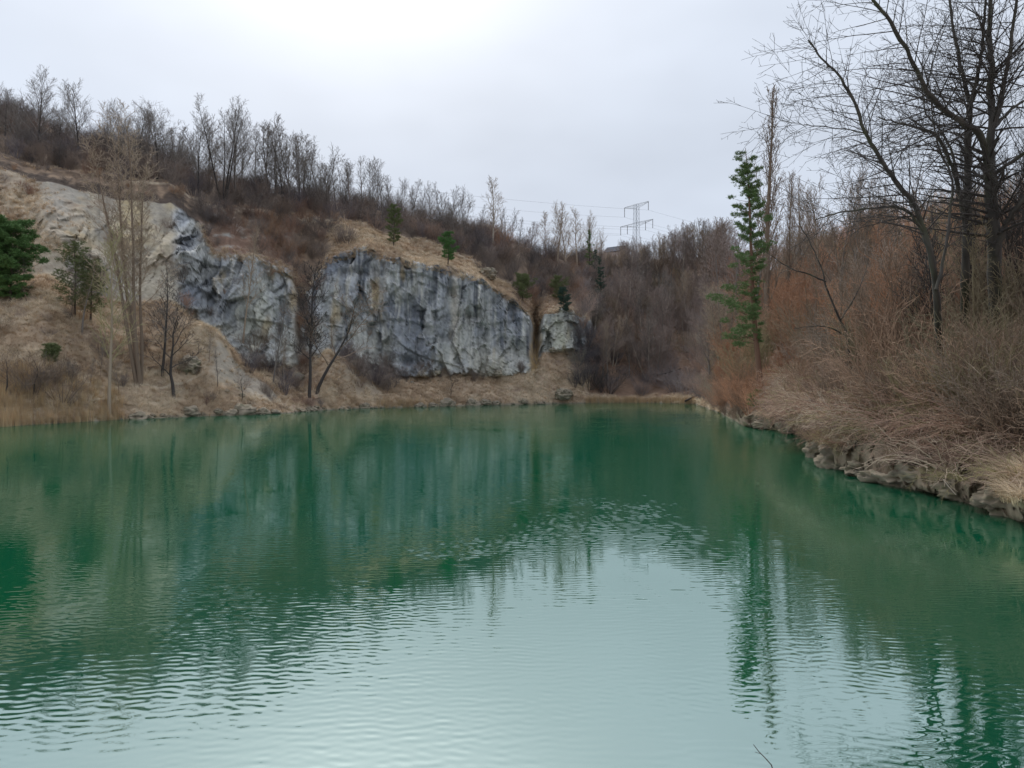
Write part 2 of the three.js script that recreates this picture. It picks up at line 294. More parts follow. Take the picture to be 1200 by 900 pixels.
[['hillside', null, landMat], ['rock_slab', 'pale grey rock slab left of the shrubby gully', rockMat], ['cliff', 'tall grey limestone cliff wall with dark vertical stains', rockMat], ['rock_outcrop', 'small pale rock face right of the yellow gully', rockMat]].forEach(([name, label, m], k) => {
  const map = new Int32Array(NC * NR).fill(-1), idx = new Uint32Array(gIdx[k].length); let n = 0; const list = [];
  gIdx[k].forEach((v, q) => { if (map[v] < 0) { map[v] = n++; list.push(v); } idx[q] = map[v]; });
  const P = new Float32Array(n * 3), N = new Float32Array(n * 3), C = new Float32Array(n * 3), U = new Float32Array(n * 2);
  list.forEach((v, q) => { for (let e = 0; e < 3; e++) { P[q * 3 + e] = gp[v * 3 + e]; N[q * 3 + e] = gNorm[v * 3 + e]; C[q * 3 + e] = gc[v * 3 + e]; } U[q * 2] = guv[v * 2]; U[q * 2 + 1] = guv[v * 2 + 1]; });
  const g = new THREE.BufferGeometry();
  g.setAttribute('position', new THREE.BufferAttribute(P, 3)); g.setAttribute('normal', new THREE.BufferAttribute(N, 3)); g.setAttribute('color', new THREE.BufferAttribute(C, 3)); g.setAttribute('uv', new THREE.BufferAttribute(U, 2));
  g.setIndex(new THREE.BufferAttribute(idx, 1));
  add(new THREE.Mesh(g, m), name, label ?? 'steep grassy and wooded hillside rising around the lake', null, null, 'structure');
});
// finding places on the land
function colOf(px) { let a = 0, b = NC - 1; while (b - a > 1) { const m = (a + b) >> 1; if (CP[m] <= px) a = m; else b = m; } return px - CP[a] < CP[b] - px ? a : b; }
const vAt = (v) => new THREE.Vector3(gp[v * 3], gp[v * 3 + 1], gp[v * 3 + 2]);
function atS(px, s) { const c = colOf(px); let r = 0; while (r < NR - 1 && ROWS[r] < s) r++; return vAt(c * NR + r); }
function hit(px, py) { const c = colOf(px); for (let r = 6; r < NR; r++) { const v = c * NR + r, D = -gp[v * 3 + 2], q = HORIZON - (gp[v * 3 + 1] - EYE) / D * FOCAL; if (q <= py) return vAt(v); } return vAt(c * NR + NR - 20); }
function atD(px, D) { const c = colOf(px); for (let r = NR - 1; r > 0; r--) { const v = c * NR + r; if (-gp[v * 3 + 2] <= D) return vAt(v); } return vAt(c * NR); }
// the bank the photographer stands on, behind the frame
{
  const nx = 80, nz = 40, g = new THREE.PlaneGeometry(300, 130, nx, nz); g.rotateX(-Math.PI / 2); g.translate(0, 0, 60.5);
  const p = g.getAttribute('position'), cc = [];
  for (let k = 0; k < p.count; k++) {
    const x = p.getX(k), z = p.getZ(k);
    let y = lerp(-1.2, 2.35, ss(-4.6, -0.8, z)) + 0.25 * fbm(x * 0.3, z * 0.3, 2, 3);
    y += 14 * ss(14, 60, Math.abs(x - 2)) * ss(-4, 6, z) + 6 * ss(20, 110, z);
    p.setY(k, y); cc.push(0.25 + 0.1 * fbm(x, z, 1, 3), 0.19 + 0.06 * fbm(x, z, 1, 3), 0.12);
  }
  g.setAttribute('color', new THREE.Float32BufferAttribute(cc, 3)); g.computeVertexNormals();
  add(new THREE.Mesh(g, landMat), 'shore_bank', 'grassy bank at the near end of the lake', null, null, 'structure');
}

// ------------------------------------------------------------ water
{
  const S = 2048, TILE = 44, d = new Float32Array(S * S * 4), h = new Float32Array(S * S), R = rng(5);
  const waves = [];
  for (let k = 0; k < 46; k++) {
    const lam = 0.13 * Math.pow(4.5, R() * R()), th = (R() + R() + R() - 1.5) * 0.75, K = TILE / lam;
    const kx = Math.round(K * Math.sin(th)), kz = Math.round(K * Math.cos(th)), l = TILE / Math.hypot(kx, kz);
    waves.push([kx, kz, 0.0006 * l * (0.5 + R()), R() * 6.283, k % 3]);
  }
  const msk = [0, 1, 2].map((q) => { const m = new Float32Array(256 * 256); for (let j = 0; j < 256; j++) for (let i = 0; i < 256; i++) m[j * 256 + i] = clamp(0.55 + 3.6 * tileNoise(i / 256 + 0.13 * q, j / 256 + 0.29 * q, 7 + 3 * q, 3), 0.04, 1.7); return m; });
  for (const [kx, kz, amp, ph, q] of waves) {
    const sx = Math.sin(2 * Math.PI * kx / S), cx = Math.cos(2 * Math.PI * kx / S), m = msk[q];
    for (let j = 0; j < S; j++) {
      let a = ph + 2 * Math.PI * kz * j / S, sn = Math.sin(a) * amp, cs = Math.cos(a) * amp; const jr = (j >> 3) * 256;
      for (let i = 0; i < S; i++) { h[j * S + i] += sn * m[jr + (i >> 3)]; const t = sn * cx + cs * sx; cs = cs * cx - sn * sx; sn = t; }
    }
  }
  for (let k = 0; k < S * S; k++) { const v = 0.5 + h[k] / 0.02; d[k * 4] = d[k * 4 + 1] = d[k * 4 + 2] = v; d[k * 4 + 3] = 1; }
  const t = new THREE.DataTexture(d, S, S, THREE.RGBAFormat, THREE.FloatType); t.wrapS = t.wrapT = THREE.RepeatWrapping; t.magFilter = THREE.LinearFilter; t.needsUpdate = true;
  const g = new THREE.PlaneGeometry(160, 160, 1, 1), uv = g.getAttribute('uv');
  for (let k = 0; k < 4; k++) uv.setXY(k, uv.getX(k) * 160 / TILE, uv.getY(k) * 160 / TILE);
  g.rotateX(-Math.PI / 2); g.translate(0, 0, -62);
  const m = new THREE.MeshPhysicalMaterial({ color: new THREE.Color().setRGB(0.0, 0.078, 0.036), specularColor: new THREE.Color().setRGB(0.89, 1, 0.97), roughness: 0.015, ior: 5.8, bumpMap: t, bumpScale: 0.02 });
  add(new THREE.Mesh(g, m), 'lake_water', 'calm emerald green lake water mirroring the sky and hills', null, null, 'structure');
}
// ------------------------------------------------------------ growing wood
const V = { add: (a, b, k = 1) => [a[0] + b[0] * k, a[1] + b[1] * k, a[2] + b[2] * k], nrm: (a) => { const l = Math.hypot(...a) || 1; return [a[0] / l, a[1] / l, a[2] / l]; }, cross: (a, b) => [a[1] * b[2] - a[2] * b[1], a[2] * b[0] - a[0] * b[2], a[0] * b[1] - a[1] * b[0]] };
function turned(d, ang, az) { // a direction at that angle from d
  const u = V.nrm(V.cross(d, Math.abs(d[1]) < 0.9 ? [0, 1, 0] : [1, 0, 0])), w = V.cross(d, u), s = Math.sin(ang);
  return V.nrm([0, 1, 2].map((k) => d[k] * Math.cos(ang) + (u[k] * Math.cos(az) + w[k] * Math.sin(az)) * s));
}
function kidsOf(T, pts, rad, len, lv) {
  const L = T.lv[lv], R = T.R; if (!T.lv[lv + 1] || !L.kids) return;
  const n = Math.max(1, Math.round(L.kids * (L.perM ? len * (1 - L.from) : 1) * (0.8 + 0.4 * R()))), N = pts.length - 1; let az = R() * 6.28;
  for (let k = 0; k < n; k++) {
    const t = L.from + (1 - L.from) * (k + R()) / n, q = Math.min(N - 1e-4, t * N), i = Math.floor(q), f = q - i;
    const p = [0, 1, 2].map((e) => lerp(pts[i][e], pts[i + 1][e], f)), d = V.nrm(V.add(pts[i + 1], pts[i], -1));
    az += 2.4 + (R() - 0.5) * 1.2;
    let cd = turned(d, (L.ang + (L.angEnd !== undefined ? (L.angEnd - L.ang) * t : 0)) * (0.75 + 0.5 * R()), az);
    if (T.bias) cd = V.nrm(V.add(cd, T.bias, L.bias ?? 0));
    const cl = (L.abs ?? len * L.ratio) * (L.low !== undefined ? lerp(L.low, 1, Math.min(1, t / (L.peak ?? 0.4))) : 1) * (1 - (L.shape ?? 0.4) * t) * (0.65 + 0.7 * R());
    grow(T, p, cd, cl, Math.max(T.rmin, lerp(rad[i], rad[i + 1], f) * (L.rr ?? 0.55)), lv + 1);
  }
}
function grow(T, p, d, len, r, lv) {
  const L = T.lv[lv], R = T.R, n = L.seg, pts = [p], rad = [r];
  for (let k = 1; k <= n; k++) {
    d = V.nrm([d[0] + (R() - 0.5) * L.wander * 2, d[1] + (R() - 0.5) * L.wander * 2 + (L.trop ?? 0), d[2] + (R() - 0.5) * L.wander * 2]);
    p = V.add(p, d, len / n); pts.push(p); rad.push(Math.max(T.rmin * 0.6, r * (1 - (L.taper ?? 0.85) * k / n)));
  }
  T.buf[Math.min(lv, T.buf.length - 1)].tube(pts, rad, L.sides);
  kidsOf(T, pts, rad, len, lv);
}
const KIND = {
  vase: () => ({ h: 12, rmin: 0.017, r: 0.16, lv: [{ seg: 12, wander: 0.05, trop: 0.05, sides: 7, kids: 22, from: 0.18, ang: 0.75, angEnd: 0.35, ratio: 0.5, shape: 0.55, rr: 0.6 }, { seg: 7, wander: 0.09, trop: 0.07, sides: 4, kids: 10, from: 0.15, ang: 0.6, ratio: 0.42, shape: 0.5, rr: 0.5 }, { seg: 4, wander: 0.12, trop: 0.07, sides: 3, kids: 7, from: 0.1, ang: 0.6, ratio: 0.5, shape: 0.4 }, { seg: 3, wander: 0.12, trop: 0.05, sides: 3 }] }),
  round: () => ({ h: 11, rmin: 0.018, r: 0.18, lv: [{ seg: 10, wander: 0.1, trop: 0.03, sides: 7, kids: 18, from: 0.2, ang: 1.0, angEnd: 0.5, ratio: 0.62, shape: 0.5, rr: 0.6 }, { seg: 7, wander: 0.16, trop: 0.08, sides: 4, kids: 10, from: 0.2, ang: 0.75, ratio: 0.42, shape: 0.4, rr: 0.5 }, { seg: 4, wander: 0.18, trop: 0.05, sides: 3, kids: 8, from: 0.1, ang: 0.75, ratio: 0.5, shape: 0.4 }, { seg: 3, wander: 0.18, trop: 0.03, sides: 3 }] }),
  slim: () => ({ h: 10, rmin: 0.015, r: 0.10, lv: [{ seg: 12, wander: 0.035, trop: 0.04, sides: 6, kids: 26, from: 0.3, ang: 0.75, angEnd: 0.4, ratio: 0.24, shape: 0.6, rr: 0.5 }, { seg: 5, wander: 0.12, trop: 0.1, sides: 3, kids: 7, from: 0.15, ang: 0.6, ratio: 0.45, shape: 0.4 }, { seg: 3, wander: 0.14, trop: 0.05, sides: 3, kids: 3, from: 0.2, ang: 0.6, ratio: 0.6 }, { seg: 2, wander: 0.1, sides: 3 }] }),
  poplar: () => ({ h: 24, rmin: 0.02, r: 0.26, lv: [{ seg: 14, wander: 0.02, trop: 0.05, sides: 7, kids: 46, from: 0.12, ang: 0.42, angEnd: 0.3, abs: 5.6, low: 0.5, peak: 0.3, shape: 0.66, rr: 0.35 }, { seg: 6, wander: 0.06, trop: 0.22, sides: 4, kids: 10, from: 0.15, ang: 0.4, ratio: 0.36, shape: 0.5 }, { seg: 4, wander: 0.09, trop: 0.14, sides: 3, kids: 4, from: 0.2, ang: 0.4, ratio: 0.5 }, { seg: 2, wander: 0.1, sides: 3 }] }),
  stems: () => ({ h: 24, rmin: 0.016, r: 0.15, multi: 4, spread: 0.09, lv: [{ seg: 14, wander: 0.03, trop: 0.05, sides: 6, kids: 24, from: 0.33, ang: 0.7, angEnd: 0.4, abs: 4.2, shape: 0.55, rr: 0.42 }, { seg: 6, wander: 0.1, trop: 0.11, sides: 4, kids: 9, from: 0.15, ang: 0.6, ratio: 0.36, shape: 0.4 }, { seg: 4, wander: 0.13, trop: 0.05, sides: 3, kids: 5, from: 0.15, ang: 0.65, ratio: 0.5 }, { seg: 2, wander: 0.1, sides: 3 }] }),
  tuft: () => ({ h: 9, rmin: 0.016, r: 0.1, multi: 3, spread: 0.22, lv: [{ seg: 10, wander: 0.05, trop: 0.06, sides: 5, kids: 15, from: 0.2, ang: 0.55, angEnd: 0.35, ratio: 0.34, shape: 0.5, rr: 0.5 }, { seg: 5, wander: 0.1, trop: 0.08, sides: 3, kids: 8, from: 0.15, ang: 0.55, ratio: 0.45, shape: 0.4 }, { seg: 3, wander: 0.13, trop: 0.05, sides: 3, kids: 4, from: 0.15, ang: 0.6, ratio: 0.5 }, { seg: 2, wander: 0.12, sides: 3 }] }),
  crook: () => ({ h: 8, rmin: 0.016, r: 0.12, lv: [{ seg: 9, wander: 0.2, trop: 0.03, sides: 6, kids: 9, from: 0.3, ang: 0.95, angEnd: 0.6, ratio: 0.55, shape: 0.4, rr: 0.6 }, { seg: 6, wander: 0.2, trop: 0.05, sides: 4, kids: 8, from: 0.2, ang: 0.7, ratio: 0.4, shape: 0.4 }, { seg: 4, wander: 0.2, trop: 0.03, sides: 3, kids: 5, from: 0.15, ang: 0.7, ratio: 0.5 }, { seg: 2, wander: 0.15, sides: 3 }] }),
};
function makeTree(kind, seed) {
  const T = KIND[kind](); T.R = rng(seed); T.buf = [new Buf(), new Buf()];
  const n = T.multi ?? 1;
  for (let k = 0; k < n; k++) {
    const a = k / n * 6.28 + T.R(), sp = n > 1 ? T.spread * (0.4 + T.R()) : 0.02, f = n > 1 ? 0.75 + 0.25 * T.R() : 1;
    grow(T, [Math.cos(a) * sp * 1.5 * (n > 1), -0.3, Math.sin(a) * sp * 1.5 * (n > 1)], V.nrm([Math.cos(a) * sp, 1, Math.sin(a) * sp]), (T.h + 0.3) * f, T.r * f, 0);
  }
  const trunk = T.buf[0].geo(), crown = T.buf[1].geo(); crown.computeBoundingBox(); trunk.computeBoundingBox();
  return { trunk, crown, h: Math.max(crown.boundingBox.max.y, trunk.boundingBox.max.y) };
}
const PROTO = {}; let seedK = 11;
for (const [k, n] of [['vase', 4], ['round', 3], ['slim', 3], ['poplar', 1], ['stems', 2], ['tuft', 3], ['crook', 3]]) PROTO[k] = Array.from({ length: n }, () => makeTree(k, seedK += 37));
const barkTex = noiseTexture(128, (u, v) => 0.5 + tileNoise(u, v, 10, 3), 1);
const BARK = { grey: mat(0.19, 0.165, 0.145), dark: mat(0.05, 0.042, 0.038), brown: mat(0.2, 0.145, 0.105), pale: mat(0.42, 0.36, 0.29), mauve: mat(0.26, 0.205, 0.18), rust: mat(0.32, 0.175, 0.105), tan: mat(0.34, 0.265, 0.195), olive: mat(0.21, 0.17, 0.105), bud: mat(0.34, 0.3, 0.16) };
const VR = rng(77);
function tree(kind, v, pos, top, wide, bark, twig, label, group, name = 'bare_tree', lean = 0) {
  const p = PROTO[kind][v % PROTO[kind].length], g = new THREE.Group();
  part(p.trunk, BARK[bark], 'trunk', g); part(p.crown, BARK[twig], 'crown', g);
  const H = top.y - pos.y, s = H / p.h;
  g.position.copy(pos); wide *= 1.35; g.scale.set(s * wide, s, s * wide); g.rotation.set(0, VR() * 6.28, 0); g.rotation.order = 'ZYX'; g.rotation.z = lean || (VR() - 0.5) * 0.11;
  return add(g, name, label, 'tree', group);
}
const topAt = (px, py, D) => W3(px, py, D);
// skyline trees: direction, place on the slope (6 = upper edge, 7 = ridge), photo height of the tip, kind, variant, width, bark, twigs, label
const ridge = [
  [-28, 6.6, 95, 'round', 0, 1, 'dark', 'grey', null],
  [8, 6.5, 98, 'round', 1, 0.9, 'dark', 'grey', 'bare tree on the ridge at the far left edge of the picture'],
  [46, 6.35, 72, 'vase', 0, 1.05, 'dark', 'grey', 'tallest bare tree on the far left ridge, with open fan-shaped crown'],
  [70, 6.6, 118, 'round', 2, 0.8, 'dark', 'grey', null],
  [93, 6.4, 93, 'vase', 1, 0.9, 'dark', 'grey', 'airy bare tree on the ridge just right of the tallest left one'],
  [118, 6.7, 150, 'tuft', 0, 1, 'grey', 'grey', null],
  [141, 6.3, 112, 'vase', 2, 0.9, 'dark', 'grey', 'slender bare tree on the ridge above the tall pale-stemmed waterside tree'],
  [163, 6.4, 120, 'vase', 3, 0.8, 'dark', 'grey', null],
  [185, 6.25, 116, 'round', 0, 0.85, 'dark', 'grey', 'wide spreading bare tree on the ridge with dark forked limbs'],
  [207, 6.6, 150, 'tuft', 1, 1, 'grey', 'grey', null],
  [234, 6.15, 130, 'vase', 1, 0.75, 'dark', 'grey', 'narrow bare tree at the rim left of the dense upright multi-stemmed one'],
  [262, 6.05, 104, 'stems', 0, 1.25, 'dark', 'grey', 'dense upright multi-stemmed bare tree at the rim above the red earth'],
  [284, 6.3, 132, 'vase', 0, 0.7, 'grey', 'grey', null],
  [300, 6.4, 150, 'slim', 0, 1, 'grey', 'grey', null],
  [313, 6.4, 138, 'slim', 1, 1.2, 'grey', 'grey', null],
  [331, 6.3, 136, 'vase', 2, 0.75, 'dark', 'grey', 'bare tree with upswept crown on the skyline above the shrubby gully'],
  [347, 6.5, 140, 'tuft', 2, 0.9, 'grey', 'grey', null],
  [362, 6.4, 160, 'vase', 3, 0.7, 'grey', 'grey', null],
  [377, 6.5, 172, 'tuft', 0, 1, 'grey', 'grey', null],
  [394, 6.6, 188, 'slim', 2, 1.2, 'grey', 'grey', null],
  [412, 6.5, 186, 'slim', 0, 1.2, 'mauve', 'grey', null],
  [424, 6.6, 184, 'slim', 1, 1, 'mauve', 'grey', null],
  [437, 6.5, 182, 'tuft', 1, 0.8, 'grey', 'grey', null],
  [449, 6.6, 196, 'slim', 2, 1.1, 'grey', 'grey', null],
  [470, 6.6, 207, 'vase', 1, 0.7, 'grey', 'grey', null],
  [489, 6.7, 214, 'tuft', 2, 0.9, 'grey', 'grey', null],
  [505, 6.6, 212, 'vase', 0, 0.7, 'grey', 'grey', null],
  [524, 6.6, 212, 'tuft', 0, 1, 'grey', 'grey', null],
  [545, 6.7, 234, 'slim', 1, 1.2, 'grey', 'grey', null],
  [578, 6.5, 208, 'slim', 0, 1.1, 'pale', 'tan', 'single thin pale bare tree standing above its neighbours mid skyline'],
  [562, 6.8, 240, 'slim', 2, 1.2, 'grey', 'grey', null], [594, 6.8, 240, 'tuft', 2, 0.9, 'grey', 'grey', null], [607, 6.8, 254, 'slim', 1, 1, 'grey', 'grey', null],
  [622, 6.9, 260, 'tuft', 1, 1, 'mauve', 'mauve', null], [640, 6.9, 246, 'slim', 0, 1.3, 'mauve', 'tan', null],
  [652, 6.6, 234, 'slim', 2, 1, 'tan', 'tan', null],
  [663, 6.55, 231, 'vase', 2, 0.75, 'tan', 'tan', 'tall bare tree with tan twigs on the skyline left of the pylon'],
  [676, 6.7, 240, 'slim', 1, 1.1, 'tan', 'tan', null], [690, 6.8, 244, 'vase', 3, 0.6, 'grey', 'tan', null], [704, 6.9, 272, 'tuft', 0, 0.9, 'grey', 'tan', null],
];
for (const [px, s, py, kind, v, w] of [[20, 6.2, 112, 'vase', 3, 0.8], [128, 6.5, 125, 'vase', 0, 0.8], [152, 6.2, 128, 'round', 2, 0.7], [174, 6.6, 128, 'vase', 1, 0.9], [197, 6.3, 132, 'tuft', 2, 1.1], [246, 6.5, 138, 'tuft', 0, 1], [276, 6.15, 118, 'vase', 3, 0.7], [322, 6.6, 146, 'tuft', 1, 1], [340, 6.2, 150, 'vase', 1, 0.8], [356, 6.7, 150, 'slim', 1, 1.3], [384, 6.3, 180, 'tuft', 2, 1], [404, 6.8, 190, 'tuft', 1, 0.9], [460, 6.4, 205, 'slim', 0, 1.2], [481, 6.8, 208, 'slim', 1, 1.3], [516, 6.8, 214, 'slim', 2, 1.2], [535, 6.4, 225, 'tuft', 0, 0.9]]) ridge.push([px, s, py, kind, v, w, 'grey', 'grey', null]);
const ORD = ['first', 'second', 'third', 'fourth', 'fifth', 'sixth', 'seventh', 'eighth', 'ninth', 'tenth', 'eleventh', 'twelfth', 'thirteenth', 'fourteenth', 'fifteenth', 'sixteenth', 'seventeenth', 'eighteenth', 'nineteenth', 'twentieth', 'twenty-first', 'twenty-second', 'twenty-third', 'twenty-fourth', 'twenty-fifth'];
ridge.sort((a, b) => a[0] - b[0]); const nth = {};
const ranked = (text) => { nth[text] = (nth[text] ?? -1) + 1; return `${ORD[nth[text]]} from the left of the ${text}`; };
for (const [px, s, py, kind, v, w, bark, twig, label] of ridge) {
  const p = atS(px, s); p.y -= 0.2;
  tree(kind, v, p, topAt(px, py, -p.z), w, bark, twig, label ?? (px < 300 ? ranked('smaller bare trees between tall ones on the left ridge') : px < 560 ? ranked('thin bare trees in the skyline row above the cliff') : ranked('thin bare trees on the skyline left of the pylon')), 'bare trees along the ridge');
}
// far wood at the end of the lake
{
  const R = rng(404); let n = 0;
  const topLine = (px) => px < 735 ? lerp(298, 284, ss(700, 735, px)) : px < 765 ? 278 : lerp(272, 256, ss(765, 815, px));
  for (let k = 0; k < 110; k++) {
    const px = 694 + 160 * ((k * 0.618) % 1), s = k < 52 ? 6.3 + 0.75 * R() : 3.3 + 3 * R(), p = atS(px, s), D = -p.z;
    const tl = topLine(px) + (R() - 0.3) * 16, H = k < 52 ? clamp(EYE + (HORIZON - tl) / FOCAL * D - p.y, 6, 20) : 7 + 6 * R();
    const kind = ['slim', 'vase', 'tuft', 'slim', 'tuft'][Math.floor(R() * 5)], pal = R();
    tree(kind, Math.floor(R() * 4), p, new THREE.Vector3(p.x, p.y + H, p.z), 0.75 + 0.35 * R(), pal < 0.2 || pal > 0.8 ? 'pale' : 'grey', pal < 0.45 ? 'mauve' : pal < 0.7 ? 'brown' : pal < 0.85 ? 'tan' : 'grey', s > 6.3 ? 'slender bare tree on the wooded skyline at the end of the lake' : 'bare tree on the wooded slope at the end of the lake', 'bare trees of the far wood');
  }
  [727, 734, 741, 748, 755, 762].forEach((px, k) => { const p = atS(px, 6.9); tree(['vase', 'tuft', 'slim'][k % 3], k, p, topAt(px, 278 + 4 * (k % 3), -p.z), 0.7, 'grey', 'mauve', 'slender bare tree on the wooded skyline at the end of the lake', 'bare trees of the far wood'); });
  const px = 742, p = hit(px, 352); tree('crook', 1, p, topAt(px, 302, -p.z), 0.8, 'dark', 'dark', 'dark crooked bare tree in the far wood under the pylon');
  const q = hit(795, 340); tree('round', 2, q, topAt(795, 305, -q.z), 0.8, 'pale', 'bud', 'pale greenish tree in the far wood right of the pylon');
}
// trees on the left shore
{
  const P = (px, py) => { const p = hit(px, py); p.y -= 0.15; return p; };
  let p = P(164, 450); tree('stems', 1, p, topAt(164, 128, -p.z), 1.15, 'brown', 'tan', 'tall pale bare tree with several straight stems on the left slope');
  p = P(128, 488); tree('slim', 1, p, topAt(128, 262, -p.z), 0.8, 'tan', 'bud', 'thin pale-barked tree with yellow buds at the left waterside');
  p = P(205, 468); tree('crook', 0, p, topAt(222, 335, -p.z), 1.1, 'dark', 'dark', 'crooked dark bare tree leaning right on the left shore', null, 'bare_tree', -0.12);
  p = P(190, 440); tree('slim', 2, p, topAt(196, 300, -p.z), 1.1, 'dark', 'grey', 'thin dark bare tree behind the crooked one on the left shore');
  p = P(362, 466); tree('slim', 0, p, topAt(361, 300, -p.z), 1.1, 'dark', 'dark', 'straight dark bare tree at the mouth of the shrubby gully');
  p = P(371, 462); tree('crook', 2, p, topAt(392, 318, -p.z), 1.0, 'dark', 'brown', 'forked bare tree leaning right beside the straight one at the gully', null, 'bare_tree', -0.14);
  p = P(285, 400); tree('slim', 1, p, topAt(286, 262, -p.z), 0.7, 'tan', 'tan', 'thin pale bare tree in front of the rock slab');
  p = P(255, 455); tree('slim', 2, p, topAt(256, 408, -p.z), 0.8, 'dark', 'grey', 'short dead stem on the grey scree fan');
  p = P(283, 470); tree('crook', 1, p, topAt(286, 430, -p.z), 0.9, 'dark', 'grey', 'small leaning bare sapling on the grey scree fan', null, 'bare_tree', -0.3);
  p = P(333, 448); tree('slim', 0, p, topAt(334, 395, -p.z), 0.9, 'pale', 'tan', 'pale young bare tree left of the gully path');
  p = P(320, 450); tree('slim', 1, p, topAt(318, 350, -p.z), 0.9, 'grey', 'grey', 'slim bare tree against the right edge of the rock slab');
  p = P(37, 462); tree('crook', 2, p, topAt(40, 408, -p.z), 1.2, 'dark', 'brown', 'low dark twisted tree near the left reeds');
  p = P(5, 465); tree('crook', 0, p, topAt(6, 405, -p.z), 1.2, 'dark', 'brown', 'low twisted tree at the left picture edge');
  p = P(529, 466); tree('crook', 1, p, topAt(530, 436, -p.z), 0.9, 'dark', 'dark', 'small dark sapling at the foot of the cliff');
  p = P(96, 392); tree('slim', 2, p, topAt(95, 300, -p.z), 1.1, 'grey', 'olive', 'thin tree beside the green pine on the left slope');
}
{ const R = rng(71); for (let k = 0; k < 12; k++) { const px = 20 + 225 * ((k * 0.618 + 0.2) % 1), p = atS(px, 2.2 + 1.5 * R()), H = 2 + 3 * R(); p.y -= 0.1; tree(R() < 0.5 ? 'slim' : 'crook', k, p, new THREE.Vector3(p.x, p.y + H, p.z), 0.9, 'brown', 'grey', 'small bare sapling scattered on the dry grass of the left slope', 'saplings on the left slope'); } }
// tall trees behind the right bank
for (const [px, s, py, kind, v, w, bark, twig, label] of [
  [898, 5.3, 98, 'poplar', 0, 0.95, 'brown', 'brown', 'tall narrow poplar rising behind the pine'],
  [924, 5.8, 200, 'poplar', 0, 0.8, 'brown', 'brown', null], [938, 5.9, 192, 'stems', 0, 0.8, 'tan', 'brown', null], [962, 5.9, 205, 'vase', 1, 0.7, 'tan', 'brown', null], [985, 5.6, 186, 'vase', 2, 0.7, 'grey', 'brown', null],
  [1002, 5.5, 190, 'stems', 1, 0.8, 'grey', 'brown', null], [1022, 5.6, 215, 'vase', 3, 0.7, 'grey', 'brown', null], [1050, 5.6, 205, 'vase', 0, 0.7, 'grey', 'brown', null], [1085, 5.6, 200, 'tuft', 0, 0.8, 'grey', 'brown', null],
  [862, 5.6, 262, 'slim', 0, 1.2, 'grey', 'mauve', null], [852, 5.9, 268, 'tuft', 1, 1.0, 'grey', 'mauve', null], [882, 5.8, 185, 'slim', 1, 0.8, 'grey', 'brown', 'thin bare spire just behind the pine tip'],
].sort((a, b) => a[0] - b[0])) { const p = atS(px, s); tree(kind, v, p, topAt(px, py, -p.z), w, bark, twig, label ?? ranked('upright bare trees behind the rust-brown right bank'), label ? null : 'bare trees behind the right bank'); }

// the great bare tree of the right bank and its leaning neighbour, limb by limb
const trunkMat = new THREE.MeshStandardMaterial({ vertexColors: true, roughness: 0.95, side: THREE.DoubleSide });
function limbTree(limbs, levels, rmin, seed, bias, name, label, bark) {
  const T = { R: rng(seed), rmin, lv: levels, buf: [new Buf(), new Buf()], bias }, g = new THREE.Group(); const base = limbs[0].p[0];
  const origin = W3(base[0], base[1], base[2]);
  for (const L of limbs) {
    const c = new THREE.CatmullRomCurve3(L.p.map(([x, y, D]) => W3(x, y, D).sub(origin))), n = L.p.length * 4, pts = c.getPoints(n).map((q) => [q.x, q.y, q.z]);
    for (let k = 1; k < pts.length - 1; k++) for (let e = 0; e < 3; e++) pts[k][e] += (T.R() - 0.5) * 0.05;
    const rad = pts.map((_, k) => lerp(L.r0, L.r1, k / n) * (0.9 + 0.2 * T.R()));
    T.buf[0].tube(pts, rad, 8);
    const len = c.getLength(), from = L.from ?? 0; T.lv[0].from = from; kidsOf(T, pts, rad, len, 0);
  }
  const tg = T.buf[0].geo(), tp = tg.getAttribute('position'), tc = []; for (let k = 0; k < tp.count; k++) { const x = tp.getX(k), y = tp.getY(k), z = tp.getZ(k), f = 0.5 + fbm(x * 4, y * 1.6, z * 4, 3), c = [0.035, 0.03, 0.027]; mixc(c, [0.12, 0.105, 0.09], clamp(f * 1.6 - 0.45)); mixc(c, [0.07, 0.085, 0.03], clamp(2.4 * fbm(x * 1.2, y * 0.7, z * 1.2 + 4, 3)) * 0.6); tc.push(...c); }
  tg.setAttribute('color', new THREE.Float32BufferAttribute(tc, 3));
  part(tg, trunkMat, 'trunk', g); part(T.buf[1].geo(), BARK[bark], 'crown', g);
  g.position.copy(origin);
  return add(g, name, label, 'tree');
}
const arching = (k, a) => [{ kids: k, perM: true, from: 0, ang: 1.15, abs: a, shape: 0.45, rr: 0.3, bias: 0.55 }, { seg: 10, wander: 0.07, trop: -0.012, sides: 4, kids: 2.6, perM: true, from: 0.12, ang: 0.75, ratio: 0.34, shape: 0.45, rr: 0.55, bias: 0.12 }, { seg: 6, wander: 0.1, trop: 0.015, sides: 3, kids: 3.0, perM: true, from: 0.1, ang: 0.75, ratio: 0.4, shape: 0.3, rr: 0.6 }, { seg: 3, wander: 0.14, trop: 0.03, sides: 3 }];
